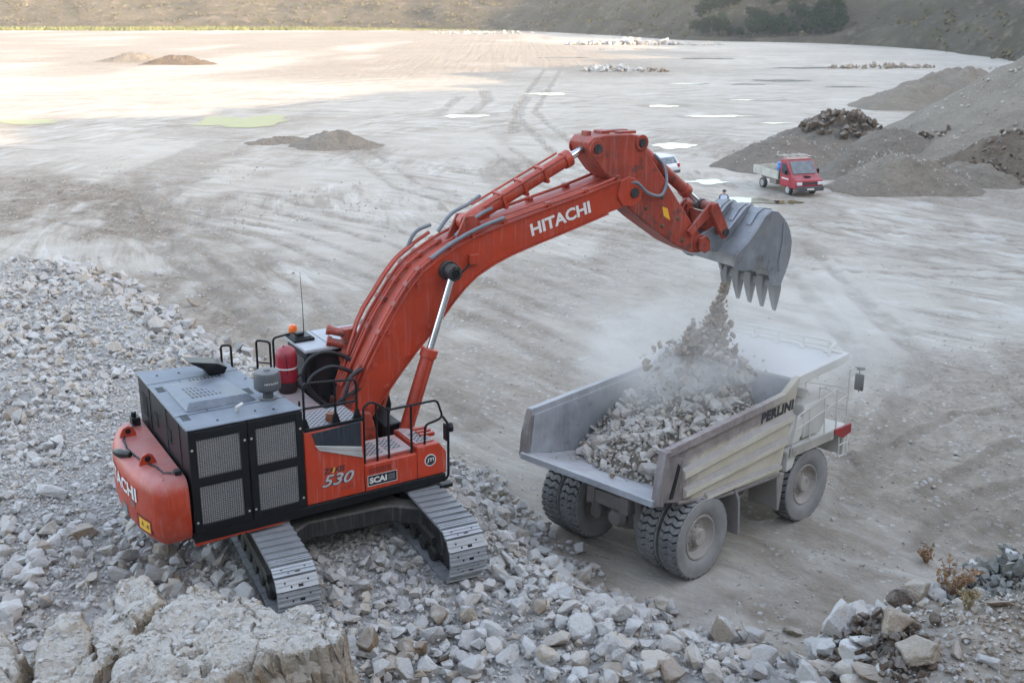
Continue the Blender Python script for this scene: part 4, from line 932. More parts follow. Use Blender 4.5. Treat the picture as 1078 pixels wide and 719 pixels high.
# ------------------------------------------------------------------ DUMP TRUCK (local frame: x forward, y left, origin on the ground under the rear axle)
tr = empty('dump_truck', TR_L, TR_M.to_euler())
tag(tr, 'dusty cream and steel quarry dump truck being loaded with broken stone', 'dump truck')
def body_mat():
    m, n, b = new_mat('worn_cream_body'); q = NB(n); o = q.oc(); z = q.sep(o)[2]; x = q.sep(o)[0]
    c = q.mix(q.ramp(q.noise(o, 1.6, 5), .3, .7), (.52, .46, .34), (.62, .57, .47))
    zz = q.math('SUBTRACT', z, q.math('MULTIPLY', x, .055))
    band = q.math('ADD', zz, q.math('MULTIPLY', q.noise(o, 3.5, 5, .65), .30))
    st = q.mix(q.noise(o, 9, 5, .6), (.17, .13, .125), (.27, .23, .225))
    up = q.ramp(band, 2.86, 3.0)
    rear = q.ramp(q.math('ADD', x, q.math('MULTIPLY', q.noise(o, 2.5, 5, .6), 1.6)), .75, .2)
    pat = q.ramp(q.noise(q.scale(o, (.8, 1, 1.3)), 2.3, 7, .7), .56, .68)
    f = q.math('MAXIMUM', q.math('MAXIMUM', q.math('MULTIPLY', up, .9), rear), q.math('MULTIPLY', pat, .22))
    f = q.math('MULTIPLY', f, q.ramp(x, 3.2, 2.2, .15, 1.0))
    c = q.mix(f, c, st)
    d = q.ramp(q.noise(o, 4.5, 6, .7), .42, .75, 0, .45); c = q.mix(d, c, (.47, .43, .385))
    q.set(b.inputs['Base Color'], c); b.inputs['Roughness'].default_value = .6; b.inputs['Specular IOR Level'].default_value = .35
    q.set(b.inputs['Normal'], q.bump(q.noise(o, 20, 5), .25, .01)); return m
BODY = body_mat()
def rib_mat():
    m, n, b = new_mat('worn_body_rib'); q = NB(n); o = q.oc(); nz = q.sep(q.geo('Normal'))[2]
    c = q.mix(q.ramp(q.noise(o, 1.6, 5), .3, .7), (.54, .485, .37), (.63, .585, .49))
    st = q.mix(q.noise(o, 6, 5, .6), (.20, .165, .16), (.31, .275, .27))
    f = q.ramp(q.math('ADD', nz, q.math('MULTIPLY', q.math('SUBTRACT', q.noise(q.scale(o, (.5, 1, 1.6)), 1.6, 6, .65), .5), 1.9)), .12, .55)
    c = q.mix(q.math('MULTIPLY', f, .8), c, st); c = q.mix(q.ramp(q.noise(o, 4.5, 6, .7), .42, .75, 0, .5), c, (.47, .43, .38))
    q.set(b.inputs['Base Color'], c); b.inputs['Roughness'].default_value = .6; q.set(b.inputs['Normal'], q.bump(q.noise(o, 12, 5), .25, .012)); return m
RIBM = rib_mat()
BEDIN = coat('dusty_bed_steel', (.38, .39, .41), .5, metal=.25, dust=.65, var=.3, wear=(.20, .18, .175), wamt=.15, dustcol=(.52, .50, .48), streak=.35)
STEEL_BR = coat('brown_worn_steel', (.26, .225, .215), .45, metal=.35, dust=.35, var=.4, wear=(.30, .29, .29), wamt=.25, streak=.3)
TWHITE = coat('dusty_white_paint', (.66, .63, .57), .5, dust=.55, var=.15, wear=(.30, .25, .2), wamt=.05, dustcol=(.60, .57, .53))
CANOPY = coat('dusty_white_canopy', (.66, .64, .62), .5, dust=.8, var=.12, dustcol=(.60, .575, .56))
TYRE = coat('dusty_tyre_rubber', (.16, .157, .152), .9, dust=.95, var=.3, dustcol=(.37, .36, .345))
TYRE_SIDE = coat('dusty_tyre_sidewall', (.27, .26, .245), .92, dust=.8, var=.25, dustcol=(.40, .38, .35))
RIM = coat('dusty_rim', (.38, .34, .30), .8, dust=.5, var=.3, wear=(.2, .165, .14), wamt=.2, dustcol=(.43, .39, .35))
FRAME = coat('dusty_truck_frame', (.20, .18, .165), .8, dust=.7, var=.3, dustcol=(.36, .325, .29))
HB = 1.85
body = MB(); th = .07
fl = [(-1.52, 2.20), (-.70, 2.02), (.85, 1.76), (2.9, 1.66)]
b = MB()
for i in range(3):
    a, c_ = fl[i], fl[i + 1]; b.prism([(a[0], a[1] - .10), (c_[0], c_[1] - .10), c_, a], -HB + .06, HB - .06)
b.prism([(2.9, 1.56), (3.02, 1.56), (3.62, 3.60), (3.50, 3.66), (2.9, 1.68)], -HB + .06, HB - .06)
bed = b.build('dump_body', BEDIN, tr, bevel=.012)
b = MB(); b.prism([(-1.56, 2.06), (-1.30, 2.02), (-1.30, 2.10), (-1.50, 2.205), (-1.56, 2.205)], -HB - .02, HB + .02); b.build('tail_lip', BEDIN, bed, bevel=.012)
for sg in (-1, 1):
    y0, y1 = (sg * HB, sg * (HB - .06))
    wl = MB().prism([(-1.46, 2.12), (-.72, 1.93), (.85, 1.63), (3.05, 1.52), (3.15, 1.80), (3.62, 3.50), (3.52, 3.68), (3.02, 3.40), (-1.28, 3.10), (-1.40, 2.6)], min(y0, y1), max(y0, y1))
    wo_ = wl.build('side_wall', BODY, bed, bevel=.01)
    yo = sg * (HB + .001); yt = sg * (HB + .10)
    b = MB()
    def rib(xa, za, xb, zb_, hh, out=.10, B=b):
        n_ = Vector((xb - xa, zb_ - za)).normalized(); up_ = Vector((-n_.y, n_.x))
        def pt(x, z, k, y): q_ = Vector((x, z)) + up_ * k; return (q_.x, y, q_.y)
        B.loft([[pt(xa, za, -hh, yo), pt(xa, za, -hh * .45, sg * (HB + out)), pt(xa, za, hh * .45, sg * (HB + out)), pt(xa, za, hh, yo)], [pt(xb, zb_, -hh, yo), pt(xb, zb_, -hh * .45, sg * (HB + out)), pt(xb, zb_, hh * .45, sg * (HB + out)), pt(xb, zb_, hh, yo)]])
    rib(-.62, 2.50, 3.42, 2.84, .15); rib(-.55, 2.08, 3.20, 2.30, .13); rib(.2, 1.80, 3.02, 1.74, .09)
    b.build('side_rib', RIBM, wo_, smooth=20, bevel=.008)
    MB().prism([(-1.36, 2.16), (-.72, 2.03), (.85, 1.77), (3.04, 1.70), (3.50, 3.46), (3.46, 3.60), (3.0, 3.33), (-1.22, 3.04)], sg * (HB - .064), sg * (HB - .095)).build('wall_liner', BEDIN, wo_, bevel=.008)
    b = MB()
    # rim rail along the top and up the canopy edge
    for (xa, za), (xb, zb_) in (((-1.30, 3.12), (3.02, 3.42)), ((3.02, 3.42), (3.54, 3.72))):
        d = Vector((xb - xa, zb_ - za)).normalized(); u_ = Vector((-d.y, d.x)) * .06
        b.prism([(xa, za - .12), (xb, zb_ - .12), (xb + u_.x, zb_ + u_.y), (xa + u_.x, za + u_.y)], sg * (HB - .075), sg * (HB + .075))
    b.build('rim_rail', BODY if sg < 0 else BEDIN, wo_, bevel=.015)
    b = MB()
    b.loft([[(-1.50, sg * (HB - .07), 2.10), (-1.50, sg * (HB + .13), 2.10), (-1.34, sg * (HB + .13), 2.06), (-1.34, sg * (HB - .07), 2.06)], [(-1.44, sg * (HB - .07), 2.62), (-1.44, sg * (HB + .13), 2.62), (-1.22, sg * (HB + .13), 2.62), (-1.22, sg * (HB - .07), 2.62)], [(-1.30, sg * (HB - .07), 3.16), (-1.30, sg * (HB + .10), 3.16), (-1.12, sg * (HB + .10), 3.17), (-1.12, sg * (HB - .07), 3.17)]])
    b.prism([(-1.2, 3.06), (-1.22, 2.62), (-1.34, 2.1), (-.72, 1.945), (-.60, 2.86)], sg * (HB + .004), sg * (HB + .035))
    b.prism([(-.74, 1.90), (.86, 1.60), (3.06, 1.49), (3.06, 1.56), (.86, 1.67), (-.74, 1.97)], sg * (HB - .05), sg * (HB + .05))
    po = b.build('corner_post', STEEL_BR, wo_, bevel=.015)
    if sg < 0:
        b = MB(); b.prism([(-1.06, 2.10), (-.94, 2.08), (-.72, 2.72), (-.80, 2.80)], -HB - .045, -HB - .036); b.build('slot', flat('dark_slot', (.006, .006, .007)), po, smooth=0)
# canopy over the cab
can = MB(); can.prism([(3.50, 3.62), (5.74, 3.78), (5.74, 3.86), (3.50, 3.72)], -HB, HB)
cano = can.build('canopy', CANOPY, bed, bevel=.015)
b = MB()
for sg in (-1, 1): b.prism([(3.52, 3.56), (5.50, 3.70), (5.78, 3.78), (5.74, 3.94), (5.40, 3.90), (3.54, 3.78)], sg * (HB - .05), sg * (HB + .07))
b.bx(5.70, 5.80, -HB, HB, 3.72, 3.92); b.build('canopy_edge', TWHITE, cano, bevel=.02)
b = MB(); gr = arc([(5.15, -1.70, 3.90), (5.25, -1.68, 4.12), (5.68, -1.62, 4.14), (5.68, 1.74, 4.14), (5.2, 1.74, 4.12), (5.15, 1.74, 3.88)], .22)
b.tube(gr, .032, 8); b.tube([(5.68, -1.62, 4.0), (5.68, 1.74, 4.0)], .02, 6); b.build('guard_rail', TWHITE, cano)
b = MB()
for y in (-1.4, -.7, 0, .7, 1.4): b.bx(5.655, 5.705, y - .03, y + .03, 3.86, 4.13); b.bx(5.56, 5.70, y - .08, y + .08, 3.85, 3.90)
b.build('rail_post', TWHITE, cano, bevel=.006)
text('lettering', 'PERLINI', side(2.16, 2.935, -HB - .004, .056), 1.34, .245, BLACK_L, bed, .07, .15, 1.10)
# wheels
def zig_tyre(D, Wd):
    b = MB(); r = D / 2; h = Wd / 2
    b.mi(2).lathe([(r - .05, -h * .86), (r - .05, h * .86)], (0, 0, 0), (0, 1, 0), 64)
    b.mi(1).lathe([(r - .045, -h * .86), (r - .06, -h * .97), (r - .16, -h), (r - .30, -h * .96), (r * .56, -h * .74), (r * .53, -h * .6)], (0, 0, 0), (0, 1, 0), 64)
    b.lathe([(r - .045, h * .86), (r - .06, h * .97), (r - .16, h), (r - .30, h * .96), (r * .56, h * .74), (r * .53, h * .6)], (0, 0, 0), (0, 1, 0), 64)
    b.mi(0); n = 34; zz = [0, .34, .05, .38, 0]
    rows = 4
    for k in range(n):
        for j in range(rows):
            y0 = -h * .93 + (2 * h * .93) * j / rows + .004; y1 = -h * .93 + (2 * h * .93) * (j + 1) / rows - .004
            a0, a1 = zz[j], zz[j + 1]
            def P(a, y, rr_):
                if abs(y) > h * .8: rr_ -= .018
                an = 2 * PI * (k + a) / n; return (rr_ * math.cos(an), y, rr_ * math.sin(an))
            lo, hi = r - .06, r
            b.loft([[P(a0 + .05, y0, lo), P(a0 + .82, y0, lo), P(a1 + .82, y1, lo), P(a1 + .05, y1, lo)], [P(a0 + .10, y0, hi), P(a0 + .77, y0, hi), P(a1 + .77, y1, hi), P(a1 + .10, y1, hi)]])
    return b
DT = 1.84; WT = .50
hubp = MB().lathe([(0, -.20), (.17, -.20), (.19, -.17), (.19, -.08), (.26, -.06), (.28, 0), (.28, .12), (0, .12)], (0, 0, 0), (0, 1, 0), 28)
for k in range(10):
    a = 2 * PI * k / 10; hubp.cyl((.225 * math.cos(a), -.10, .225 * math.sin(a)), (.225 * math.cos(a), -.05, .225 * math.sin(a)), .022, 6)
w0 = hubp.build('wheel', RIM, tr, bevel=.008)
t0_ = zig_tyre(DT, WT).build('tyre', [TYRE, TYRE_SIDE, flat('dark_tread_groove', (.035, .034, .033), .95)], w0, smooth=35)
r0_ = MB().lathe([(.50, -.17), (.485, -.20), (.455, -.195), (.44, -.13), (.40, -.09), (.36, -.05), (.27, -.045), (.27, .02), (.40, .05), (.46, .16), (.50, .18)], (0, 0, 0), (0, 1, 0), 48).build('rim', RIM, w0)
def put_wheel(x, y, flip, steer=0, first=False, z=DT / 2):
    if first: o = w0
    else:
        o = w0.copy(); C.objects.link(o); o.parent = tr
        for ch in (t0_, r0_): c_ = ch.copy(); C.objects.link(c_); c_.parent = o
    o.location = (x, y, z); o.rotation_euler = (0, random.uniform(0, 6) if False else .3 * x + y, (PI if flip else 0) + steer)
put_wheel(.10, -1.70, False, first=True); put_wheel(.10, -1.12, False); put_wheel(.10, 1.70, True); put_wheel(.10, 1.12, True)
put_wheel(4.36, -1.62, False, -.03); put_wheel(4.36, 1.62, True, -.03)
# axle, struts and frame
b = MB().lathe([(0, -.9), (.16, -.9), (.18, -.4), (.36, -.22), (.42, 0), (.36, .22), (.18, .4), (.16, .9), (0, .9)], (.1, 0, .92), (0, 1, 0), 26); b.lathe([(0, 0), (.22, 0), (.24, .08), (.16, .22), (0, .24)], (-.28, 0, .92), (-1, 0, 0), 22)
b.build('rear_axle', FRAME, tr)
for y in (.62, -.62):
    b = MB(); b.cyl((-.32, y, .88), (-.42, y * .92, 1.52), .135, 18); b.cyl((-.40, y * .93, 1.42), (-.46, y * .9, 1.98), .10, 16); b.lathe([(0, -.1), (.15, -.1), (.15, .1), (0, .1)], (-.30, y, .86), (1, 0, 0), 16); b.build('suspension_strut', FRAME, tr)
b = MB()
for y in (-.48, .48): b.bx(-.75, 6.0, y - .11, y + .11, 1.22, 1.60)
for x in (-.6, 1.6, 3.4): b.bx(x - .12, x + .12, -.6, .6, 1.25, 1.55)
b.build('chassis', FRAME, tr, bevel=.02)
MB().cyl((2.0, -.75, 1.0), (3.0, -.75, 1.0), .30, 22).build('air_tank', FRAME, tr, bevel=.02); MB().bx(1.75, 3.15, .72, 1.45, .75, 1.45).build('fuel_tank', FRAME, tr, bevel=.05)
MB().lathe([(0, -.8), (.13, -.8), (.15, .8), (0, .8)], (4.36, 0, .92), (0, 1, 0), 18).build('front_axle', FRAME, tr)
b = MB(); b.cyl((1.2, -.2, 1.3), (2.6, -.2, 1.75), .13, 16); b.cyl((1.2, .2, 1.3), (2.6, .2, 1.75), .13, 16); b.build('hoist_cylinder', FRAME, tr)
for y in (-1.62, 1.62):
    MB().prism([(1.22, 1.68), (1.30, 1.70), (1.46, 1.40), (1.50, .56), (1.44, .56), (1.38, 1.36)], y - .30, y + .30).build('mud_flap', flat('dusty_rubber_flap', (.25, .235, .22), .9), tr, bevel=.01)
MB().prism([(3.02, 1.50), (3.34, 1.50), (3.20, .62), (3.12, .62)], -1.84, -1.05).build('splash_guard', coat('dusty_guard', (.30, .27, .245), .8, dust=.6), tr, bevel=.02)
MB().prism([(3.02, 1.50), (3.34, 1.50), (3.20, .62), (3.12, .62)], 1.05, 1.84).build('splash_guard', coat('dusty_guard_far', (.30, .27, .245), .8, dust=.6), tr, bevel=.02)
# right front platform with its rail, boxes, bumper
b = MB(); b.prism([(3.34, 1.92), (3.6, 1.98), (6.05, 1.98), (6.05, 2.06), (3.5, 2.06), (3.34, 2.0)], -1.88, -.62); b.prism([(3.36, 1.50), (3.62, 1.56), (3.78, 1.90), (3.40, 1.95)], -1.86, -1.05)
pf = b.build('platform', TWHITE, tr, bevel=.015)
MB().bx(3.38, 5.30, -1.93, -1.885, 1.86, 2.09).build('edge_beam', coat('worn_edge_beam', (.45, .41, .36), .6, dust=.45, wear=(.2, .16, .13), wamt=.25), pf, bevel=.01)
MB().prism([(5.32, 2.09), (6.10, 2.09), (6.10, 1.86), (5.75, 1.80), (5.32, 1.98)], -1.95, -1.885).build('red_end_plate', coat('red_paint_end', (.36, .02, .02), .5, dust=.15), pf, bevel=.01)
MB().bx(5.86, 6.12, -1.90, 1.90, 1.30, 1.80).build('bumper', TWHITE, tr, bevel=.04)
b = MB(); b.prism([(3.42, 2.07), (3.95, 2.07), (4.12, 2.40), (4.02, 2.70), (3.70, 2.72), (3.46, 2.40)], -1.80, -1.18); b.build('filter_box', TWHITE, pf, bevel=.05)
b = MB(); b.loft([[(4.10, -1.78, 2.12), (4.92, -1.78, 2.12), (4.92, -1.12, 2.12), (4.10, -1.12, 2.12)], [(4.04, -1.82, 2.35), (5.0, -1.82, 2.35), (5.0, -1.08, 2.35), (4.04, -1.08, 2.35)], [(4.04, -1.82, 2.80), (5.0, -1.82, 2.80), (5.0, -1.08, 2.80), (4.04, -1.08, 2.80)], [(4.14, -1.74, 2.92), (4.92, -1.74, 2.92), (4.92, -1.14, 2.92), (4.14, -1.14, 2.92)]]); bxo = b.build('air_cleaner', TWHITE, pf, bevel=.03)
b = MB(); b.cyl((4.3, -1.45, 2.9), (4.3, -1.45, 3.04), .12, 16); b.cyl((4.3, -1.45, 3.04), (4.36, -1.45, 3.24), .17, 18, .22); b.build('intake_cap', TWHITE, bxo, bevel=.01)
MB().bx(5.1, 5.7, -1.2, -.7, 2.06, 2.5).build('battery_box', TWHITE, pf, bevel=.02)
b = MB(); RY = -1.86
b.tube(arc([(3.52, RY, 2.06), (3.66, RY, 2.78), (5.42, RY, 3.10), (5.48, RY, 2.06)], .06), .021, 7); b.tube([(3.60, RY, 2.45), (5.95, RY, 2.84)], .018, 6)
for x, zt in ((4.2, 2.88), (4.85, 3.0)): b.tube([(x, RY, zt), (x + .10, RY, 2.06)], .018, 6)
b.tube(arc([(5.95, RY, 2.06), (5.95, RY, 3.46), (6.02, RY - .1, 3.50), (6.18, RY - .12, 3.46)], .05), .021, 7); b.tube([(5.95, RY, 2.84), (5.95, -1.1, 2.84), (5.95, -1.1, 2.06)], .018, 6); b.tube([(5.95, RY, 2.45), (5.95, -1.1, 2.45)], .018, 6); b.tube([(5.95, -.7, 2.1), (5.95, -.7, 2.9), (5.95, RY, 3.0)], .016, 6)
b.build('handrail', TWHITE, pf)
mr = MB().box((6.22, RY - .12, 3.12), (.06, .24, .42)).build('mirror', BLACK, pf, bevel=.03)
b = MB(); b.box((6.20, RY - .12, 3.47), (.30, .12, .07), (0, .2, 0)); b.tube([(6.18, RY - .12, 3.46), (6.24, RY - .12, 3.05), (6.24, RY - .12, 2.86)], .014, 6); b.build('mirror_bracket', BLACK, mr, bevel=.01)
b = MB()
for x in (5.62, 5.98): b.tube([(x, -1.88, 1.98), (x, -1.93, 1.28)], .018, 6)
for z in (1.32, 1.62): b.tube([(5.62, -1.91, z), (5.98, -1.91, z)], .02, 6)
b.build('ladder', TWHITE, pf)
# cab on the far side under the canopy
cb = MB().prism([(3.75, 1.6), (5.95, 1.6), (6.0, 2.4), (5.55, 3.45), (3.85, 3.45)], .15, 1.80).build('cab', TWHITE, tr, bevel=.05)
MB().prism([(5.66, 2.5), (5.985, 2.5), (5.60, 3.38), (5.50, 3.38)], .25, 1.7).build('windscreen', GLASS, cb); MB().bx(4.2, 5.2, 1.796, 1.812, 2.5, 3.3).build('side_window', GLASS, cb); MB().bx(4.2, 5.2, .138, .154, 2.5, 3.3).build('side_window', GLASS, cb)
MB().prism([(4.9, 1.6), (5.95, 1.6), (5.9, 2.3), (4.9, 2.4)], -.62, .12).build('engine_cover', TWHITE, tr, bevel=.05)

# ------------------------------------------------------------------ rocks
def hull_rock(seed, n=15, sq=(1, .78, .6), box=.6, bevel=0.0, sub=0):
    r = np.random.default_rng(seed); bm = bmesh.new(); P = []
    for i in range(n):
        d = r.normal(size=3); d /= np.linalg.norm(d); q_ = d / np.max(np.abs(d)); p = (d * (1 - box) + q_ * box * .8) * r.uniform(.82, 1.05)
        P.append(p * np.array(sq) * .5)
    for p in P: bm.verts.new(p)
    bmesh.ops.convex_hull(bm, input=bm.verts[:]); 
    bmesh.ops.delete(bm, geom=[v for v in bm.verts if not v.link_faces], context='VERTS')
    bmesh.ops.dissolve_limit(bm, angle_limit=R(14), verts=bm.verts[:], edges=bm.edges[:])
    if bevel: bmesh.ops.bevel(bm, geom=bm.edges[:], offset=bevel, segments=1, affect='EDGES', profile=.6)
    bmesh.ops.triangulate(bm, faces=bm.faces[:])
    if sub:
        bmesh.ops.subdivide_edges(bm, edges=bm.edges[:], cuts=sub, use_grid_fill=True)
        bmesh.ops.triangulate(bm, faces=bm.faces[:])
        for v in bm.verts:
            c_ = np.array(v.co); k = (fbm(np.array([c_[0] * 5 + c_[2] * 3.1 + seed]), np.array([c_[1] * 5 - c_[2] * 4.3]), seed, 4)[0] - .5) * .13 + (fbm(np.array([c_[0] * 19 + c_[2] * 13 + seed]), np.array([c_[1] * 19 - c_[2] * 11]), seed + 5, 2)[0] - .5) * .03
            v.co += v.co.normalized() * k
    for v in bm.verts:          # keep bevel spikes inside the stone's own box
        for a_ in range(3): v.co[a_] = max(-.56 * sq[a_], min(.56 * sq[a_], v.co[a_]))
    bm.verts.index_update(); V = np.array([v.co[:] for v in bm.verts], np.float32); F = np.array([[v.index for v in f.verts] for f in bm.faces], np.int32); bm.free(); return V, F
rr_ = np.random.default_rng(3)
SMALL = [hull_rock(200 + i, 12 + i % 6, (1, rr_.uniform(.6, .95), rr_.uniform(.42, .8)), rr_.uniform(.3, .9)) for i in range(18)]
BIG = [hull_rock(300 + i, 14 + i % 7, (1, rr_.uniform(.62, .95), rr_.uniform(.45, .8)), rr_.uniform(.4, .95), .025, 2) for i in range(16)]
BIGM = {}
def big_mesh(i, m):
    k = (i, m.name)
    if k not in BIGM:
        me = np_mesh('rock', *BIG[i]); me.materials.append(m); me.shade_smooth(); me.set_sharp_from_angle(angle=R(24)); BIGM[k] = me
    return BIGM[k]
def rotmats(n, r, tilt=.5):
    a = r.uniform(0, 2 * PI, n); b_ = r.normal(0, tilt, n); c_ = r.normal(0, tilt, n)
    ca, sa, cb_, sb, cc, sc2 = np.cos(a), np.sin(a), np.cos(b_), np.sin(b_), np.cos(c_), np.sin(c_)
    M = np.zeros((n, 3, 3)); M[:, 0, 0] = ca * cb_; M[:, 0, 1] = ca * sb * sc2 - sa * cc; M[:, 0, 2] = ca * sb * cc + sa * sc2
    M[:, 1, 0] = sa * cb_; M[:, 1, 1] = sa * sb * sc2 + ca * cc; M[:, 1, 2] = sa * sb * cc - ca * sc2; M[:, 2, 0] = -sb; M[:, 2, 1] = cb_ * sc2; M[:, 2, 2] = cb_ * cc
    return M
def merged(name, P, sz, m, label, cat, seed, tilt=.5, kind='stuff'):
    r = np.random.default_rng(seed); n = len(P); M = rotmats(n, r, tilt); which = r.integers(0, len(SMALL), n); VV = []; FF = []; o = 0
    for k in range(len(SMALL)):
        ii = np.where(which == k)[0]
        if not len(ii): continue
        V, F = SMALL[k]; W_ = np.einsum('nij,vj->nvi', M[ii], V) * sz[ii][:, None, None] + P[ii][:, None, :]
        VV.append(W_.reshape(-1, 3)); FF.append((F[None] + (np.arange(len(ii)) * len(V))[:, None, None]).reshape(-1, 3) + o); o += len(ii) * len(V)
    me = np_mesh(name, np.concatenate(VV), np.concatenate(FF)); me.shade_flat(); me.materials.append(m)
    ob = bpy.data.objects.new(name, me); C.objects.link(ob); tag(ob, label, cat, kind=kind); return ob
def project(P):
    p = R(17.9); x, y, z = P[:, 0], P[:, 1], P[:, 2] - 11.68
    d = y * math.cos(p) - z * math.sin(p); u = y * math.sin(p) + z * math.cos(p)
    return 539 + 1101.5 * x / d, 359.5 - 1101.5 * u / d, d
# positions over the rubble bench, its slope and the ledges
def scatter():
    n = 90000; r = np.random.default_rng(5)
    x = r.uniform(-27, 15, n); y = r.uniform(11.5, 47, n) ** 1.0
    z, rub, soil, _ = terr(x, y, True)
    px, py, d = project(np.stack([x, y, z], 1))
    vis = (px > -60) & (px < 1140) & (py > 255) & (py < 790)
    dB = sdf(x, y, TOE); dR = sdf(x, y, LEDGE_R); dL = sdf(x, y, LEDGE_L)
    patch = fbm(x * .33, y * .33, 81, 4)          # coarse heaps and finer lanes
    coarse = np.clip((patch - .36) / .22, 0, 1); coarse = np.where((x > -1.5) & (y < 25), np.maximum(coarse, .75), coarse)
    coarse = np.where((sdf(x, y, [(-3.5, 14), (-.2, 14), (1.8, 19), (-1, 23), (-2.2, 20)]) > 0), 1.0, coarse)
    s = .085 * (1 - r.random(n)) ** (-1 / (2.9 - .75 * coarse))
    s = np.minimum(s, .20 + .42 * coarse * r.random(n) ** .6)
    s = np.where(r.random(n) < .02 + .15 * coarse, r.uniform(.16, .30, n) + .30 * coarse * r.random(n) ** 1.4, s)
    s = np.where((y > 33) & (dB < 2.6) & (r.random(n) < .16), r.uniform(.25, .85, n), s)
    s = np.where(dR > 1.15, np.minimum(s, .05 + .10 * r.random(n) ** 3), np.where(dR > -.3, np.where(r.random(n) < .24, r.uniform(.16, .58, n), s * .8), s))
    keep = vis & (((dB > -.35) & (r.random(n) < sstep(-.6, .5, dB + (fbm(x * .9, y * .9, 85, 3) - .5) * 1.4))) | (dR > -.3)) & (r.random(n) < .95)
    # keep the machine's footprint and the big ledge blocks free
    lx = (x - EX_L.x); ly = (y - EX_L.y); a = R(32.32); ux = lx * math.cos(a) + ly * math.sin(a) - .74; uy = -lx * math.sin(a) + ly * math.cos(a) + .55
    b_ = R(-95.5); tx = ux * math.cos(b_) + uy * math.sin(b_); ty = -ux * math.sin(b_) + uy * math.cos(b_)
    keep &= ~((np.abs(tx) < 3.05) & (np.abs(np.abs(ty) - 1.56) < .40 + s * .4))
    s = np.where((np.abs(tx) < 3.6) & (np.abs(ty) < 2.2), np.minimum(s, .42), s)
    x, y, z, s, coarse = x[keep], y[keep], z[keep], s[keep], coarse[keep]
    zz = z + s * r.uniform(-.02, .30, len(x)) + coarse * r.random(len(x)) ** 2 * .10
    return np.stack([x, y, zz], 1), s
RP, RS = scatter()
def at(px, py, off=0.0):
    """where a sight line first meets the terrain"""
    a = (px - 539) / 1101.5; b = -(py - 359.5) / 1101.5; p = R(17.9)
    d = np.array([a, math.cos(p) + b * math.sin(p), -math.sin(p) + b * math.cos(p)]); o = np.array([0, 0, 11.68])
    t = np.concatenate([np.arange(8, 60, .04), np.arange(60, 420, .4)]); P = o + t[:, None] * d
    h = terr(P[:, 0], P[:, 1]) + off; k = np.argmax(P[:, 2] < h); return P[k]
def plane_at(px, py, z):
    a = (px - 539) / 1101.5; b = -(py - 359.5) / 1101.5; p = R(17.9)
    d = np.array([a, math.cos(p) + b * math.sin(p), -math.sin(p) + b * math.cos(p)]); t = (z - 11.68) / d[2]; return np.array([0, 0, 11.68]) + t * d

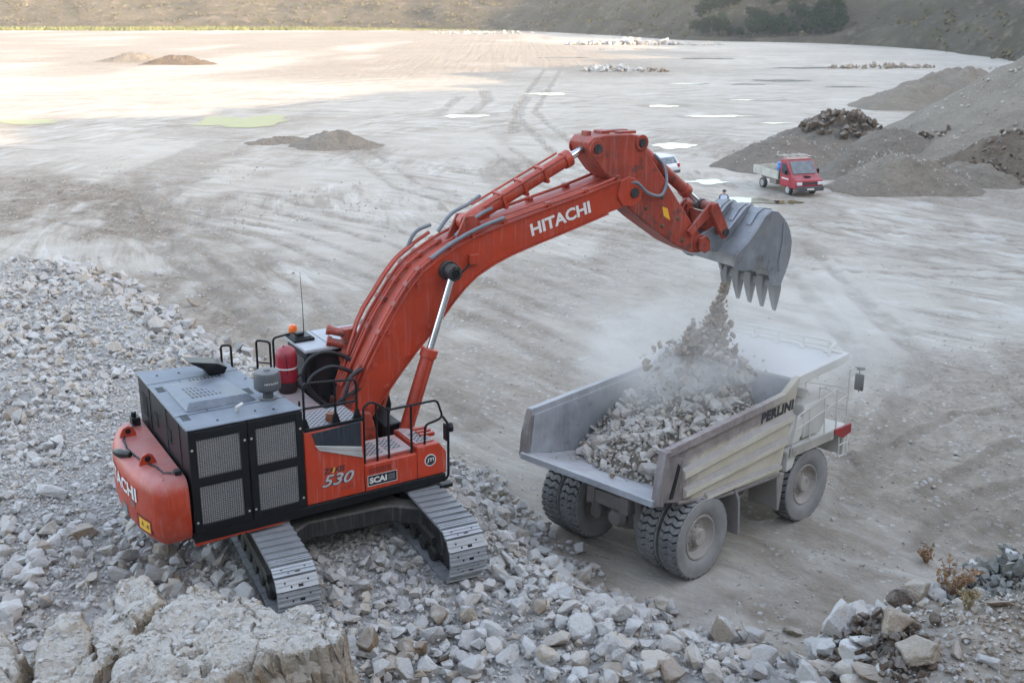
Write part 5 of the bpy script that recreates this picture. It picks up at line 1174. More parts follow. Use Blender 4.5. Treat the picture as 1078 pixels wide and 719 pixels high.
# the blasted ledge blocks nearest the camera: solid slabs with broken flanks
BLOCKS = []
def block(outl, z0, gx_, gy_, seed, label, flank=.16, deep=1.1):
    W_ = [plane_at(px, py, z0)[:2] for px, py in outl]; W_ = np.array(W_); cx_, cy_ = W_.mean(0)
    poly = [tuple(p) for p in W_]
    st = .025
    xs = np.arange(W_[:, 0].min() - .6, W_[:, 0].max() + .6, st); ys = np.arange(W_[:, 1].min() - .8, W_[:, 1].max() + .6, st); Xg, Yg = np.meshgrid(xs, ys)
    wob = (fbm(Xg * 2.6, Yg * 2.6, seed, 3) - .5) * .16 + (fbm(Xg * 9, Yg * 9, seed + 1, 3) - .5) * .13
    d = sdf(Xg, Yg, poly) + wob
    top = z0 + gx_ * (Xg - cx_) + gy_ * (Yg - cy_) + (fbm(Xg * 1.1, Yg * 1.1, seed + 2, 4) - .5) * .34 + (fbm(Xg * 4.2, Yg * 4.2, seed + 3, 4) - .5) * .10 + (fbm(Xg * 17, Yg * 17, seed + 4, 3) - .5) * .05
    tq = fbm(Xg * 1.6 + .8 * fbm(Xg * 3, Yg * 3, seed + 11, 2), Yg * 1.6, seed + 9, 4) * 9; top = top + (np.floor(tq) + sstep(.75, 1.0, tq - np.floor(tq))) * .034 - .15
    tq2 = fbm(Xg * 5.5, Yg * 5.5, seed + 10, 3) * 8; top = top + (np.floor(tq2) + sstep(.7, 1.0, tq2 - np.floor(tq2))) * .007 - .03
    g1 = np.abs(fbm(Xg * .9 + 5, Yg * .9, seed + 12, 4) - .5); g2 = np.abs(fbm(Xg * 2.1, Yg * 2.1 + 3, seed + 13, 4) - .5)
    top = top - .12 * sstep(.014, .0, g1) - .05 * sstep(.018, .0, g2) + .10 * (sstep(-.01, .02, fbm(Xg * .8, Yg * .8, seed + 14, 4) - .52)) - .05
    fl_ = flank * (1 + 2.2 * sstep(-.3, -.55, Yg - cy_))
    dn = np.clip(-d / fl_, 0, 1)
    ledge = np.floor(dn * 4.0 + fbm(Xg * 3.5, Yg * 3.5, seed + 6, 4) * 2.0 - .5) / 4.5
    z = top - .05 * sstep(.10, 0, d) - deep * np.clip(dn * .45 + ledge * .55, 0, 1)
    ok = d > -fl_ * 1.05
    id_ = -np.ones(Xg.shape, int); id_[ok] = np.arange(ok.sum())
    jx = (fbm(Xg * 13, Yg * 13, seed + 7, 2) - .5) * .05; jy = (fbm(Xg * 13, Yg * 13, seed + 8, 2) - .5) * .05
    V = np.stack([Xg[ok] + jx[ok], Yg[ok] + jy[ok], z[ok]], 1)
    kf = sstep(.03, -.06, d[ok])
    V[:, 0] += kf * ((fbm(V[:, 2] * 4 + 3, V[:, 1] * 3, seed + 15, 4) - .5) * .26); V[:, 1] += kf * ((fbm(V[:, 2] * 4.5 + 9, V[:, 0] * 3, seed + 16, 4) - .5) * .34)
    q_ = np.stack([id_[:-1, :-1], id_[:-1, 1:], id_[1:, 1:], id_[1:, :-1]], -1).reshape(-1, 4); q_ = q_[(q_ >= 0).all(1)]
    me = np_mesh('limestone_block', V, q_); me.materials.append(BLOCK); me.materials.append(BLOCK_SIDE); me.shade_smooth(); me.set_sharp_from_angle(angle=R(30))
    dd_ = d[ok]; me.polygons.foreach_set('material_index', (dd_[q_].mean(1) < .015).astype(np.int32))
    o = bpy.data.objects.new('limestone_block', me); C.objects.link(o); tag(o, label, 'rock')
    r = np.random.default_rng(seed); sel = np.where((d[ok] > .05))[0]; nn = int(len(sel) * st * st * 330)
    k = r.choice(sel, nn); BLOCKS.append(V[k] + r.normal(0, .01, (nn, 3)))
block([(-60, 745), (-60, 666), (0, 666), (16, 672), (24, 686), (18, 702), (16, 745)], 2.75, 0, .10, 11, 'cracked pale limestone block cut by the bottom left corner of the photo')
block([(36, 745), (33, 702), (40, 676), (62, 658), (84, 655), (88, 666), (96, 673), (100, 690), (105, 697), (101, 715), (100, 745)], 2.85, 0, .14, 23, 'rough white limestone block between two dark cracks beside the widest ledge block', .13)
block([(96, 645), (130, 612), (158, 614), (168, 625), (168, 632), (153, 642), (124, 663), (114, 674), (110, 686), (104, 688), (101, 676), (93, 660)], 3.0, .05, .10, 37, 'small limestone block split off by a diagonal crack below the counterweight', .14)
block([(112, 745), (114, 714), (120, 696), (127, 678), (162, 655), (182, 634), (192, 626), (206, 612), (225, 616), (250, 622), (290, 631), (320, 636), (343, 648), (358, 658), (364, 672), (352, 682), (305, 689), (270, 697), (235, 709), (190, 735)], 3.0, .0, .07, 53, 'widest pale limestone block in front of the tracks, littered with stone chips', .17, 1.5)

N_ROCK = [0]
def rock(loc, size, label, group=None, m=ROCK, i=None, rot=None, stretch=(1, 1, 1), name='rock'):
    i = random.randrange(len(BIG)) if i is None else i
    o = bpy.data.objects.new(name, big_mesh(i, m)); C.objects.link(o); o.location = loc
    o.rotation_euler = rot if rot is not None else (random.gauss(0, .45), random.gauss(0, .45), random.uniform(0, 6.28))
    o.scale = (size * stretch[0], size * stretch[1], size * stretch[2]); tag(o, label, 'rock', group); N_ROCK[0] += 1; return o
HERO = [  # px, py of the foot, lift, size, stretch, rot, material, label
    (880, 668, .25, .95, (.8, .9, 1.25), (.5, .25, .6), ROCK, 'tall grey boulder with a sharp peak perched on the right hand ledge'),
    (914, 680, .12, .72, (1, .7, .62), (.05, .05, .1), ROCK, 'flat rectangular slab wedged under the peaked ledge boulder'),
    (918, 655, .12, .42, (1, 1, 1), None, ROCK, 'small square stone sitting on top of the flat slab'),
    (762, 678, .30, .78, (.75, .9, 1.2), (.35, .3, .2), ROCK, 'upright rounded boulder leaning left at the truck end of the slope'),
    (792, 680, .26, .72, (.65, .9, 1.3), (-.2, -.3, 1.0), ROCK, 'upright narrow pale stone leaning against the boulder beside it'),
    (797, 705, .22, .92, (1, .8, .75), (.1, -.25, .5), ROCK, 'big sloping slab below the two upright stones'),
    (835, 668, .08, .50, (1, .8, .5), None, ROCK_BROWN, 'flat yellowish stone on the dirt before the peaked ledge boulder'),
    (852, 705, .12, .60, (1, .7, .6), None, ROCK, 'long white stone half buried below the peaked boulder'),
    (875, 712, .14, .80, (1, .8, .6), None, ROCK_BROWN, 'buff slab leaning at the foot of the brown earth bank'),
    (655, 655, .18, .66, (1, .9, .9), None, ROCK, 'large cube shaped rock with a brown lower face near the slope edge'),
    (615, 672, .20, .74, (1, .95, .85), None, ROCK, 'large grey hexagonal boulder in the middle of the rubble slope'),
    (648, 690, .20, .72, (1, .8, .95), (.5, .2, .3), ROCK, 'steep triangular grey stone below the hexagonal boulder'),
    (585, 682, .18, .62, (1, .9, .8), None, ROCK, 'blocky stone left of the hexagonal boulder'),
    (588, 625, .14, .66, (1, .55, .5), (.05, .1, .35), ROCK, 'long flat topped stone lying below the far track end'),
    (535, 598, .18, .72, (1, .8, .6), None, ROCK, 'broad pale boulder touching the end of the far track'),
    (690, 640, .14, .50, (1, .8, .8), None, ROCK, 'rounded rock at the edge of the dark truck lane'),
    (388, 690, .28, .70, (.7, .7, 1.5), (.1, -.25, .4), ROCK_BROWN, 'pointed brown rock standing right of the widest ledge block'),
    (415, 708, .18, .62, (1, .9, .8), None, ROCK_BROWN, 'earthy brown rock at the bottom edge beside the pointed one'),
    (448, 712, .14, .50, (1, .9, .8), None, ROCK_BROWN, 'dull brown stone at the bottom edge before the grey rubble'),
    (478, 716, .10, .42, (1, .9, .8), None, ROCK_BROWN, 'small muddy stone at the end of the brown rocks'),
    (645, 714, .12, .55, (1, .9, .7), None, ROCK_BROWN, 'buff stone crusted with gravel at the bottom centre'),
    (705, 712, .14, .62, (1, .9, .7), None, ROCK_BROWN, 'pale brown capped stone right of the gravel crusted one'),
    (750, 716, .12, .55, (1, .8, .7), None, ROCK, 'white stone at the bottom edge under the sloping slab'),
    (55, 525, .16, .95, (1, .9, .7), None, ROCK, 'largest pale boulder left of the counterweight'),
    (88, 565, .16, .80, (1, .9, .8), None, ROCK_BROWN, 'brown sided boulder left of the counterweight bottom'),
    (12, 445, .16, .80, (1, .9, .7), None, ROCK_BROWN, 'tan boulder at the left edge level with the engine hood'),
    (170, 290, .12, .75, (1, .8, .8), None, ROCK, 'pale boulder on the rear crest of the rubble, nearest the tyre marks'),
    (205, 322, .10, .80, (1, .5, .4), None, ROCK_BROWN, 'flat rust edged slab on the rear crest of the rubble'),
    (30, 615, .14, .70, (1, .9, .7), None, ROCK, 'blocky stone behind the corner block'),
    (945, 640, .16, .62, (.8, .7, 1.1), None, EARTH, 'dark earth clod standing behind the square ledge stone'),
    (960, 665, .12, .50, (1, .9, .9), None, ROCK_BROWN, 'brown edged stone sticking out of the ledge bank'),
    (930, 708, .12, .45, (1, .9, .8), None, ROCK, 'grey stone below the brown earth bank'),
    (905, 702, .10, .40, (1, .9, .7), None, ROCK, 'small pale stone under the flat slab'),
    (948, 700, .14, .58, (.9, .8, 1.0), None, EARTH, 'large dark earth lump in the brown bank at the bottom right'),
    (985, 655, .10, .46, (1, .8, .8), None, EARTH, 'dark earth lump on the rim of the brown bank'),
    (1008, 690, .08, .40, (1, .8, .6), None, ROCK_BROWN, 'yellowish flat stone on the ledge gravel beside the brown bank'),
    (1052, 640, .08, .52, (1, .7, .5), None, ROCK_BROWN, 'flat brown stone on the ledge below the grey green clods'),
    (1040, 700, .08, .36, (1, .8, .7), None, ROCK, 'pale stone alone on the ledge gravel near the bottom right corner'),
    (1062, 585, .12, .55, (1, .8, .7), None, GREYCLOD, 'largest grey green clod at the right edge'),
    (862, 712, .14, .66, (1, .9, .8), None, ROCK_BROWN, 'brown boulder at the bottom edge below the long white stone'),
    (838, 700, .12, .50, (1, .8, .8), None, ROCK, 'grey stone between the sloping slab and the brown boulder'),
    (940, 672, .24, 1.00, (.8, .8, 1.0), None, BLOCK_SIDE, 'biggest brown earth block in the bank right of the flat slab'),
    (962, 632, .18, .80, (.9, .7, .9), None, BLOCK_SIDE, 'brown earth block at the upper rim of the bank'),
    (968, 700, .18, .85, (.9, .8, .9), None, BLOCK_SIDE, 'brown crusted block in the bank at the bottom edge'),
    (915, 718, .16, .70, (1, .8, .8), None, ROCK_BROWN, 'tan block cut by the bottom edge under the brown bank'),
    (432, 690, .16, .56, (1, .9, .8), None, ROCK_BROWN, 'tawny block behind the row of brown rocks at the bottom edge'),
    (400, 716, .14, .52, (1, .9, .8), None, EARTH, 'dark earth clod at the bottom edge next to the widest ledge block'),
    (465, 700, .12, .44, (1, .9, .7), None, EARTH, 'dark brown clod between the tawny block and the muddy stone'),
    (500, 718, .10, .40, (1, .9, .7), None, ROCK_BROWN, 'last small brown stone before the grey rubble at the bottom edge'),
    (622, 718, .10, .46, (1, .9, .7), None, EARTH, 'gravelly brown clod at the bottom centre')]
for k, (px, py, up_, sz, stc, rt, m_, lab) in enumerate(HERO):
    p = at(px, py); rock((p[0], p[1], p[2] + up_), sz, lab, None, m_, k % len(BIG), rt, stc)

# choose the rocks that show largest; the remainder is one mass
PX, PYY, DD = project(RP)
big_px = RS / DD * 1101.5 * ((PX > 0) & (PX < 1078) & (PYY > 270) & (PYY < 719))
occl = (sdf(PX, PYY, [(115, 440), (230, 375), (480, 440), (475, 500), (520, 600), (480, 612), (430, 530), (330, 545), (345, 620), (300, 620), (275, 560), (200, 578), (130, 550)]) > 0) | (sdf(PX, PYY, [(-5, 660), (130, 612), (340, 640), (365, 660), (360, 719), (-5, 719)]) > 0)
big_px[occl] = 0
order = np.argsort(-big_px); NB_ = 180; chosen = order[:NB_]
def zone(px, py, x, y):
    if py < 352: return 'pale angular rock on the crest at the back of the rubble bench', 'rocks along the rear crest'
    if px < 300 and py < 480: return 'pale angular rock in the broad rubble field behind the engine hood', 'rocks in the rubble field behind the machine'
    if px < 300: return 'grey limestone rock in the loose rubble left of the counterweight', 'rocks left of the counterweight'
    if px < 505: return 'bluish grey rock in the shaded rubble between the two tracks and the ledge', 'rocks between and below the tracks'
    if py < 600: return 'pale grey rock on the bank between the far track and the rear truck wheels', 'rocks on the bank behind the truck'
    return 'pale grey angular rock on the lower rubble slope towards the bottom centre', 'rocks on the lower slope'
for i in chosen:
    l, g = zone(PX[i], PYY[i], *RP[i, :2]); rock(tuple(RP[i] + np.array([0, 0, .04 * RS[i]])), RS[i] * 1.1, l, g, ROCK if random.random() < .9 else ROCK_BROWN)
rest = np.setdiff1d(np.arange(len(RP)), chosen)
merged('rubble', RP[rest], RS[rest], ROCK, 'pale limestone rubble covering the bench and its slopes', 'rubble', 21, .55)
n = 75000; xx = np.random.default_rng(78).uniform(-13, 6.2, n); yy = np.random.default_rng(79).uniform(12, 27, n); kk = (sdf(xx, yy, TOE) + (fbm(xx * .9, yy * .9, 85, 3) - .5) > .2) & (sdf(xx, yy, LEDGE_R) < .3); xx, yy = xx[kk], yy[kk]
ss = .028 + .09 * np.random.default_rng(80).random(len(xx)) ** 2.5
merged('rubble_fines', np.stack([xx, yy, terr(xx, yy) + ss * .12], 1), ss, ROCK, 'fine broken limestone between the larger stones of the bench', 'rubble', 35, .6)
# chips on the blocks and on the right ledge, pebbles on the floor
r_ = np.random.default_rng(77)
CH = np.concatenate(BLOCKS); merged('stone_chips', CH, .014 + .10 * r_.random(len(CH)) ** 3.5 + .24 * r_.random(len(CH)) * (r_.random(len(CH)) > .985), ROCK, 'stone chips scattered over the ledge blocks', 'chips', 31)
n = 9000; xx = r_.uniform(5.0, 12, n); yy = r_.uniform(11, 16.5, n); kk = sdf(xx, yy, LEDGE_R) > -.3; xx, yy = xx[kk], yy[kk]; ss = .02 + .16 * r_.random(len(xx)) ** 5
merged('ledge_gravel', np.stack([xx, yy, terr(xx, yy) + ss * .12], 1), ss, ROCK_BROWN, 'earthy gravel and small stones on the right hand ledge', 'gravel', 32)
n = 42000; xx = r_.uniform(-9, 22, n); yy = 15.5 + 38 * r_.random(n) ** 1.7; kk = (sdf(xx, yy, TOE) < .1) & (sdf(xx, yy, LEDGE_R) < -.2) & (r_.random(n) < .15 + .95 * sstep(.45, .62, fbm(xx * .35, yy * .35, 91, 4)) * sstep(40, 20, yy) + .6 * sstep(-2, 1, sdf(xx, yy, [(9.2, 33), (17, 36), (34, 33), (22, 19), (10.5, 20), (8, 25)]))); xx, yy = xx[kk], yy[kk]
ss = .022 + .10 * r_.random(len(xx)) ** 5 + .10 * (r_.random(len(xx)) > .99)
merged('loose_gravel', np.stack([xx, yy, terr(xx, yy) + ss * .08], 1), ss, ROCK_DUSTY, 'loose gravel strewn over the truck lane and floor', 'gravel', 33)
n = 5000; xx = r_.uniform(-32, 10, n); yy = r_.uniform(34, 80, n); kk = (sdf(xx, yy, TOE) < 0) & (r_.random(n) < .1 + .9 * sstep(.48, .62, fbm(xx * .11 + 3, yy * .06, 61, 4)) * (xx < -8)); xx, yy = xx[kk], yy[kk]
ss = .05 + .22 * r_.random(len(xx)) ** 5
merged('loose_gravel', np.stack([xx, yy, terr(xx, yy) + ss * .1], 1), ss, ROCK_DUSTY, 'scattered stones on the churned floor beyond the rubble', 'gravel', 34)

# load in the truck body
def TW(P): return np.asarray(P) @ np.array(TR_M).T + np.array(TR_L)
def load_h(x, y):
    h = np.interp(x, [-1.3, -.9, -.2, .6, 1.4, 2.2, 2.7, 3.3], [1.80, 1.98, 2.48, 2.84, 3.12, 3.42, 3.68, 3.66]) - .13 * (y + .15) ** 2
    h = h - .9 * sstep(2.2, 3.1, x) * sstep(-.5, -1.5, y) - .42 * sstep(.5, 1.8, y) * sstep(1.2, -.6, x) - .35 * sstep(-.2, -.9, x) * sstep(-.4, -1.4, y)
    return h + (fbm(x * 1.4, y * 1.4, 95, 3) - .5) * .30
n = 2600; lx = r_.uniform(-1.15, 3.25, n); ly = r_.uniform(-1.70, 1.70, n); lh = load_h(lx, ly)
fz = np.interp(lx, [-1.52, -.7, .85, 2.9], [2.20, 2.02, 1.76, 1.66]); ls = np.minimum(.065 * (1 - r_.random(n)) ** (-1 / 1.8), .52)
kk = (lh > fz + .05) | (r_.random(n) < .10 * (lx > -1.0)); lx, ly, lh, fz, ls = lx[kk], ly[kk], lh[kk], fz[kk], ls[kk]
LP = np.stack([lx, ly, np.maximum(lh - ls * .1 - .16 * r_.random(len(lx)) ** 2, fz + ls * .25)], 1)
ls = np.where(lh < fz + .1, np.minimum(ls, .12), ls)
lo_ = np.argsort(-ls * (LP[:, 2] > lh - .2))[:46]
for i in lo_: rock(tuple(TW(LP[i])), ls[i] * 1.1, 'dusty limestone lump heaped in the open truck body', 'rocks loaded in the truck body', ROCK_DUSTY)
rs_ = np.setdiff1d(np.arange(len(lx)), lo_)
merged('load_rubble', TW(LP[rs_]), ls[rs_], ROCK_DUSTY, 'broken limestone heaped in the open truck body', 'rubble', 41, .8)
p = TW([(-1.02, -.35, 2.18)])[0]; rock(tuple(p), .24, 'single dark stone lying alone on the truck body tail lip', None, ROCK_BROWN)
xx, yy = np.meshgrid(np.linspace(-1.0, 3.2, 50), np.linspace(-1.76, 1.76, 44)); fz = np.interp(xx, [-1.52, -.7, .85, 2.9], [2.20, 2.02, 1.76, 1.66])
V = TW(np.stack([xx, yy, np.maximum(load_h(xx, yy) - .16, fz - .04)], -1).reshape(-1, 3)); ii = np.arange(50 * 44).reshape(44, 50)
me = np_mesh('load_fines', V, np.stack([ii[:-1, :-1], ii[:-1, 1:], ii[1:, 1:], ii[1:, :-1]], -1).reshape(-1, 4)); me.materials.append(GRAVEL); me.shade_smooth()
o = bpy.data.objects.new('load_fines', me); C.objects.link(o); tag(o, 'fine stone packed between the lumps in the truck body', 'rubble', kind='stuff')

# stone falling from the bucket into the body
FALLROCK = rock_mat('brown_falling_stone', (.34, .27, .20), (.25, .19, .135), (.22, .15, .09), dirt=.5)
n = 3600; t = np.where(r_.random(n) < .16, .42 * r_.random(n), r_.random(n) ** .45); c0 = np.array([3.55, .22, 5.62]); c1 = np.array([2.75, .30, 3.62])
cen = c0 + (c1 - c0) * t[:, None]; spread = .045 + .62 * t ** 2.1
P_ = cen + .9 * np.sin(t * 9)[:, None] * np.array([.05, .04, 0]) + r_.normal(0, 1, (n, 3)) * spread[:, None] * np.array([.9, .95, .35]); fs = .018 + .30 * r_.random(n) ** 7 * (.35 + t)
ok = P_[:, 2] > load_h(P_[:, 0], P_[:, 1]) - .05; P_, fs, t = P_[ok], fs[ok], t[ok]
fo = np.argsort(-fs)[:30]
for i in fo: rock(tuple(TW(P_[i])), min(.34, max(.14, fs[i] * 1.5)), 'brown grey stone in mid air between the bucket and the load', 'stones falling from the bucket', ROCK_BROWN)
rs_ = np.setdiff1d(np.arange(len(fs)), fo); merged('falling_rubble', TW(P_[rs_]), fs[rs_], FALLROCK, 'earth and small stone pouring from the bucket teeth into the truck', 'falling rubble', 42, 1.0)

# ------------------------------------------------------------------ heaps
HEAPV = []
def heap_z(x, y):
    A = np.concatenate(HEAPV); z = np.zeros(len(x))
    for i in range(len(x)):
        d = (A[:, 0] - x[i]) ** 2 + (A[:, 1] - y[i]) ** 2; k = np.where(d < .5)[0]; z[i] = A[k, 2].max() if len(k) else max(A[np.argmin(d), 2], 0)
    return z
def heap(label, cx, cy, rx, ry, h, seed, m, rot=0.0, sharp=1.25, rough=.22, cat='gravel heap', name='gravel_heap', lump=.35):
    nr, na = 34, 84; V = []; bz = 0.0; F = []
    ca_, sa_ = math.cos(rot), math.sin(rot)
    r = np.linspace(0, 1, nr); a = np.linspace(0, 2 * PI, na, endpoint=False); RR, AA = np.meshgrid(r, a, indexing='ij')
    ed = 1 + (fbm(np.cos(AA) * 1.3 + seed, np.sin(AA) * 1.3, seed, 3) - .5) * .6
    lx_ = RR * np.cos(AA) * rx * ed; ly_ = RR * np.sin(AA) * ry * ed; x = cx + lx_ * ca_ - ly_ * sa_; y = cy + lx_ * sa_ + ly_ * ca_
    k = (1 - RR) ; zz = h * (k ** sharp) * (1 - .25 * np.exp(-(RR / .18) ** 2))
    zz = zz * (1 + (fbm(x * .35, y * .35, seed + 2, 3) - .5) * lump * 2) + (fbm(x * 2.2, y * 2.2, seed + 3, 4) - .5) * rough * 2 * np.minimum(k * 6, 1)
    z = np.where(RR > .97, -.25, zz) + np.maximum(bz, 0)
    ii = np.arange(nr * na).reshape(nr, na); i2 = np.roll(ii, -1, axis=1)
    q_ = np.stack([ii[:-1], ii[1:], i2[1:], i2[:-1]], -1).reshape(-1, 4)
    HEAPV.append(np.stack([x, y, z], -1).reshape(-1, 3))
    me = np_mesh(name, np.stack([x, y, z], -1).reshape(-1, 3), q_); me.materials.append(m); me.shade_smooth()
    o = bpy.data.objects.new(name, me); C.objects.link(o); tag(o, label, cat); return o
heap('low wide grey gravel heap behind the red pickup truck', 20.8, 80.5, 6.0, 5.0, 2.7, 1, GRAVEL_DARK, .3)
heap('grey gravel heap under the brown earth clods', 28.0, 92, 7.2, 6.0, 3.4, 2, GRAVEL_DARK, .1)
heap('darkest damp gravel heap between the clods and the giant slope', 30.5, 85, 4.8, 4.2, 3.2, 3, GRAVEL_DARK)
heap('rounded gravel heap right behind the red pickup cab', 25.4, 74.8, 4.6, 3.6, 2.3, 4, GRAVEL_DARK)
heap('smooth cone of grey gravel right of the red pickup', 25.8, 69.0, 5.4, 3.8, 2.75, 5, GRAVEL, 0, 1.05)
heap('small grey gravel heap between the smooth cone and the brown spoil', 30.8, 70.8, 3.8, 3.2, 2.2, 6, GRAVEL, 0, 1.05)
heap('giant grey gravel slope rising out of the right edge', 62.0, 92, 30, 24, 16.0, 7, GRAVEL, .1, 1.0, .5, lump=.16)
heap('brown stony spoil heap at the foot of the giant gravel slope', 43.0, 76.0, 12.5, 9.5, 5.6, 8, GRAVEL_BROWN, .3, .95, .6)
heap('tall pointed grey heap far right, in front of the hill foot', 55.5, 133, 10, 8, 5.2, 9, GRAVEL, 0, 1.05, .25)
heap('lower grey heap leaning on the left of the pointed far heap', 48.5, 128, 8.5, 7, 3.5, 10, GRAVEL, 0, 1.1, .2)
heap('small grey cone beside the yellow green puddle', -15.2, 91.0, 4.2, 3.0, 1.5, 11, GRAVEL, 0, 1.2)
heap('low drawn out grey ridge left of the small cone', -20.2, 93.0, 3.8, 1.6, .6, 12, GRAVEL, .25)
heap('brown sunlit heap on the far left of the floor', -67, 218, 8.0, 4.5, 2.6, 13, GRAVEL_BROWN)
heap('pale sunlit heap beside the brown one on the far left', -79, 228, 9.0, 5.0, 2.1, 14, GRAVEL)
def stones_on(label, cx, cy, rx, ry, n, s0, s1, m, seed): clods('heap_stones', label, 'stones', cx, cy, rx, ry, 'heap', n, s0, s1, m, seed, .0)
# clods of brown earth on the heaps, far boulders
def clods(name, label, cat, cx, cy, rx, ry, z0, n, s0, s1, m, seed, hh=.5):
    r = np.random.default_rng(seed); a = r.uniform(0, 6.28, n); q_ = np.sqrt(r.random(n)); x = cx + rx * q_ * np.cos(a); y = cy + ry * q_ * np.sin(a); s = s0 + (s1 - s0) * r.random(n) ** 2.6; z0 = (terr(x, y) - .06) if z0 is None else (heap_z(x, y) - .12) if z0 == 'heap' else z0
    merged(name, np.stack([x, y, z0 + hh * (1 - q_) * r.random(n) ** .4 + s * .1], 1), s, m, label, cat, seed, .8)
clods('earth_clods', 'dark brown earth clods dumped on top of the gravel heap', 'earth clods', 28.2, 91.0, 3.4, 2.6, 'heap', 420, .18, 1.1, EARTH, 51, .7)
clods('earth_clods', 'brown clods between the dark heap and the giant slope', 'earth clods', 33.6, 84.5, 1.3, 1.0, 'heap', 40, .3, .8, EARTH, 52, .4)
clods('earth_clods', 'brown clods and stones scattered on the spoil heap', 'earth clods', 40, 72.5, 8.5, 5.5, 'heap', 520, .12, .7, EARTH, 53, .05)
stones_on('loose stones lying on the giant gravel slope', 45, 84, 13, 11, 900, .06, .5, ROCK_DUSTY, 62)
stones_on('loose stones lying on the smooth grey cone', 25.5, 68, 4.5, 3, 160, .05, .3, ROCK_DUSTY, 63)
stones_on('loose stones on the heaps behind the pickup', 24, 80, 8, 8, 420, .05, .32, ROCK_DUSTY, 64)
clods('ledge_clods', 'grey green clods heaped at the right edge of the ledge', 'clods', 8.2, 15.2, 1.2, .8, None, 520, .05, .42, GREYCLOD, 54, .45)
clods('ledge_clods', 'brown earth and stones at the bottom edge right of the widest ledge block', 'clods', -1.45, 13.3, .75, .55, None, 420, .03, .26, ROCK_BROWN, 66, .25)
clods('ledge_clods', 'dark brown earth crumbling on the ledge bank', 'clods', 5.3, 13.3, .85, 1.35, None, 900, .03, .30, EARTH, 55, .5)
ZB = lambda y: 0.0 * y
clods('far_boulders', 'row of pale boulders along the foot of the far bank', 'boulders', 34, 322, 19, 3.0, ZB(292), 240, .7, 3.2, ROCK, 56, 1.2)
clods('far_boulders', 'low pale boulder row left of the main far row', 'boulders', -12, 440, 22, 2.0, ZB(305), 120, .6, 2.4, ROCK, 57, .4)
clods('far_boulders', 'pale boulders dumped on the far floor in front of the bank', 'boulders', 18, 196, 5.5, 3.2, ZB(196), 130, .5, 1.7, ROCK, 58, 1.1)
clods('far_boulders', 'brown stones beside the dumped pale boulders', 'boulders', 25.5, 194, 3.4, 2.0, ZB(194), 45, .4, 1.2, ROCK_BROWN, 59, .5)
clods('far_boulders', 'stones and dirt far right on the floor before the hill', 'boulders', 70, 205, 10, 3.0, ZB(205), 110, .5, 1.8, ROCK_BROWN, 60, .5)
clods('far_boulders', 'low stones right of the far boulder row', 'boulders', 57, 318, 5, 1.5, ZB(288), 40, .6, 1.5, ROCK, 61, .4)

# ------------------------------------------------------------------ vegetation
LEAF_D = leaf_mat('dark_leaves', (.014, .028, .012), (.030, .048, .020)); LEAF_G = leaf_mat('grass_leaves', (.10, .12, .035), (.20, .19, .07)); BARK = flat('bark', (.10, .08, .06), .9); DRY = leaf_mat('dry_stems', (.26, .13, .075), (.34, .24, .13))
def leaf_cloud(n, rx, rz, zc, s, seed):
    r = np.random.default_rng(seed); cl = r.normal(size=(14, 3)); cl /= np.linalg.norm(cl, axis=1)[:, None]; cl *= r.uniform(.35, .8, (14, 1)); k = r.integers(0, 14, n)
    P = cl[k] + r.normal(0, .20, (n, 3)); P = P * np.array([rx, rx, rz]) + np.array([0, 0, zc])
    a = r.normal(size=(n, 3)); a /= np.linalg.norm(a, axis=1)[:, None]; b = np.cross(a, r.normal(size=(n, 3))); b /= np.linalg.norm(b, axis=1)[:, None]
    ss = s * r.uniform(.6, 1.3, (n, 1)); V = np.stack([P - a * ss, P + b * ss * .6, P + a * ss, P - b * ss * .6], 1).reshape(-1, 3); return V, np.arange(4 * n).reshape(-1, 4)
def tree_kind(h, rx, seed):
    V, F = leaf_cloud(900, rx, h * .42, h * .58, .34, seed); me = np_mesh('crown', V, F); me.materials.append(LEAF_D)
    b = MB(); b.tube([(0, 0, -.4), (.1, 0, h * .3), (.05, .1, h * .7)], [.22, .16, .06], 7)
    for k in range(5):
        a = k * 1.3; b.tube([(.08, 0, h * (.25 + .07 * k)), (math.cos(a) * rx * .5, math.sin(a) * rx * .5, h * (.45 + .08 * k))], [.08, .02], 5)
    tk = b.build('trunk', BARK); tm = tk.data; bpy.data.objects.remove(tk); return me, tm
TK = [tree_kind(6.5, 2.6, 1), tree_kind(5.0, 2.9, 2), tree_kind(7.5, 2.4, 3)]
HX = HV
def hill_z(x, y):
    d = (HX[:, 0] - x) ** 2 + (HX[:, 1] - y) ** 2; k = np.argpartition(d, 4)[:4]; wts = 1 / (d[k] + .2); return float((HX[k, 2] * wts).sum() / wts.sum())
r_ = np.random.default_rng(8)
def to_hill(px, t_):
    # a place t_ of the way up the far slope in direction px
    cand = np.where(np.abs(HT - t_) < .03)[0]; P_ = HX[cand]; u, v, d = project(P_); ok = (d > 100); k = cand[ok][np.argmin(np.abs(u[ok] - px))]; return HX[k]
for i in range(84):
    px = r_.uniform(730, 886); t_ = r_.uniform(.06, .75) * (1.0 if px < 850 else .6); p = to_hill(px, t_)
    root = empty('scrub_tree', (p[0] + r_.uniform(-1.5, 1.5), p[1] + r_.uniform(-1.5, 1.5), p[2] - .3), (0, 0, r_.uniform(0, 6.28))); sc_ = r_.uniform(.6, 1.05); root.scale = (sc_, sc_, sc_)
    tag(root, 'dark green scrub tree in the thicket on the far hillside', 'tree', 'scrub trees on the far hillside')
    cm, tm = TK[i % 3]
    for nm, m_ in (('crown', cm), ('trunk', tm)): o = bpy.data.objects.new(nm, m_); C.objects.link(o); o.parent = root
